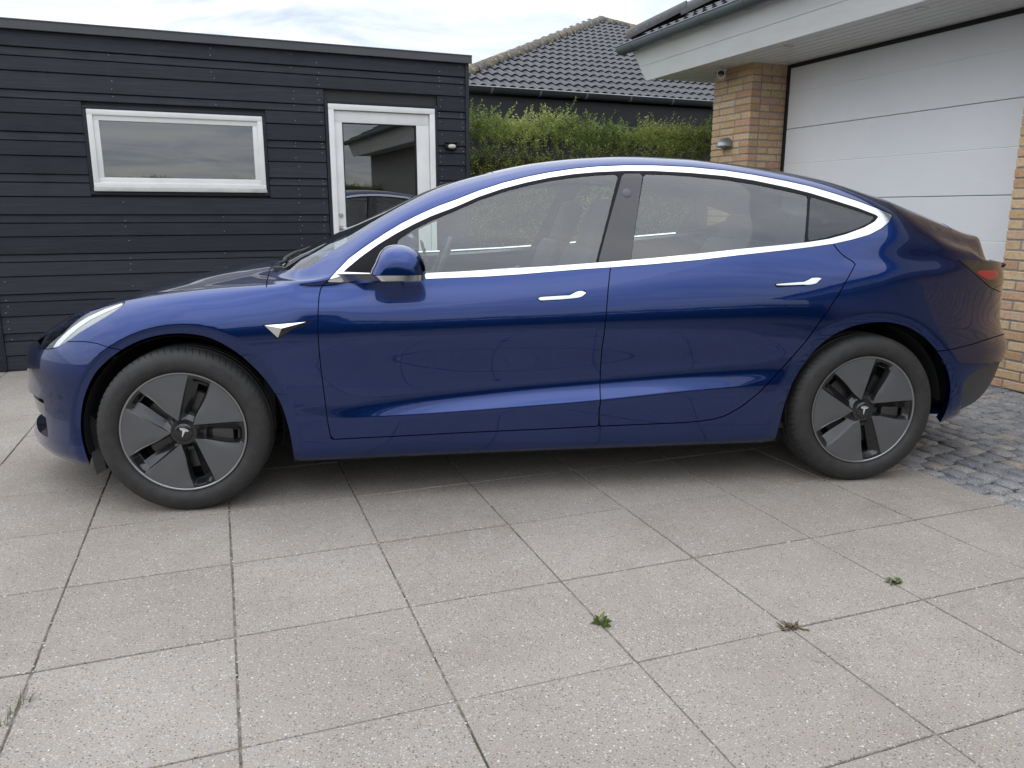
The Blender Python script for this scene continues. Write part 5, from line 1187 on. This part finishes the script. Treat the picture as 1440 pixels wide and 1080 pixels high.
# ------------------------------------------------------------------ cabin
def seat(x, y, wd):
    bm = MB(); o = MB().bevbox(x-.30, x+.20, y-wd/2, y+wd/2, .40, .56, .05, 3).build('seat', 'seat_black', CAR, auto=50); o.location = (-1.5, 0, 0)
    T = Matrix.Translation((x+.17-1.5, y, .50)) @ Matrix.Rotation(R(21), 4, 'Y')
    b = MB().bevbox(-.06, .06, -wd/2+.02, wd/2-.02, -.02, .56, .045, 3, T).build('seat_back', 'seat_black', o, auto=50); b.location = (1.5, 0, 0)
    T2 = T @ Matrix.Translation((.005, 0, .66)); h = MB().bevbox(-.045, .045, -.125, .125, -.13, .13, .04, 3, T2).build('headrest', 'seat_black', o, auto=50); h.location = (1.5, 0, 0)
for y in (-.37, .37): seat(1.36, y, .50)
o = MB().bevbox(2.05, 2.55, -.62, .62, .38, .55, .05, 3).build('rear_seat', 'seat_black', CAR, auto=50); o.location = (-1.5, 0, 0)
T = Matrix.Translation((2.50, 0, .5)) @ Matrix.Rotation(R(25), 4, 'Y'); b = MB().bevbox(-.06, .06, -.62, .62, -.02, .58, .05, 3, T).build('seat_back', 'seat_black', o, auto=50)
for y in (-.38, .38):
    T2 = T @ Matrix.Translation((0, y, .64)); MB().bevbox(-.045, .045, -.12, .12, -.09, .09, .04, 3, T2).build('headrest', 'seat_black', o, auto=50)
d_ = MB(); d_.bevbox(.45, .92, -.70, .70, .72, .905, .05, 3); d_.bevbox(.8, 1.5, -.13, .13, .3, .62, .03, 2); o = d_.build('dashboard', 'dash_black', CAR, auto=50); o.location = (-1.5, 0, 0)
T = Matrix.Translation((.99, 0, .93)) @ Matrix.Rotation(R(-12), 4, 'Y'); o = MB().bevbox(-.006, .006, -.17, .17, -.11, .11, .004, 2, T).build('centre_screen', 'screen', CAR, auto=40); o.location = (-1.5, 0, 0)
T = Matrix.Translation((1.02, -.37, .90)) @ Matrix.Rotation(R(-66), 4, 'Y')
sw = MB(); sw.tube([tuple(T@Vector((.175*math.cos(a), .175*math.sin(a), 0))) for a in np.linspace(0, 2*math.pi, 33)], .015, 10, False); sw.tube([tuple(T@Vector((-.16, 0, 0))), tuple(T@Vector((0, 0, -.02))), tuple(T@Vector((.16, 0, 0)))], .018, 8); sw.tube([tuple(T@Vector((0, 0, -.02))), tuple(T@Vector((0, 0, -.25)))], .03, 8)
o = sw.build('steering_wheel', 'dash_black', CAR, auto=60); o.location = (-1.5, 0, 0)
fl = MB(); fl.box(-1.0, 1.45, -.80, .80, .236, .26); fl.build('floor_pan', 'dash_black', CAR)
pk = MB(); pk.bevbox(2.72, 3.35, -.62, .62, .90, .96, .02, 2); o = pk.build('parcel_shelf', 'dash_black', CAR, auto=50); o.location = (-1.5, 0, 0)
bh = MB(); bh.box(.30, .34, -.78, .78, .3, .86); o = bh.build('bulkhead', 'liner', CAR); o.location = (-1.5, 0, 0)
mr = MB().bevbox(1.0, 1.03, -.11, .11, 1.20, 1.26, .012, 2).build('rear_view_mirror', 'dash_black', CAR, auto=50); mr.location = (-1.5, 0, 0)
# wipers parked on the windscreen base
def top_at(x, y):
    k = ((SK.P[:NS*NV, 0]-x)**2+(SK.P[:NS*NV, 1]+abs(y))**2+np.where(SK.row[:NS*NV] < ROW_SH, 9, 0)).argmin(); return SK.P[k]*np.array([1, -1 if y > 0 else 1, 1])
for y0, y1 in ((-.60, .02), (-.02, .55)):
    pts = [top_at(.345+.06*abs(y/.8)**2+.02*t, y)-OFF+np.array([0, 0, .010]) for t, y in ((t, y0+(y1-y0)*t) for t in np.linspace(0, 1, 9))]
    MB().tube(pts, .007, 6).build('wiper', 'black_plastic', CAR, smooth=True)
for y in (-.62, ): 
    p = top_at(.365, y)-OFF; MB().bevbox(p[0]-.02, p[0]+.035, p[1]-.02, p[1]+.02, p[2]-.03, p[2]+.008, .008).build('wiper_pivot', 'black_plastic', CAR, auto=50)
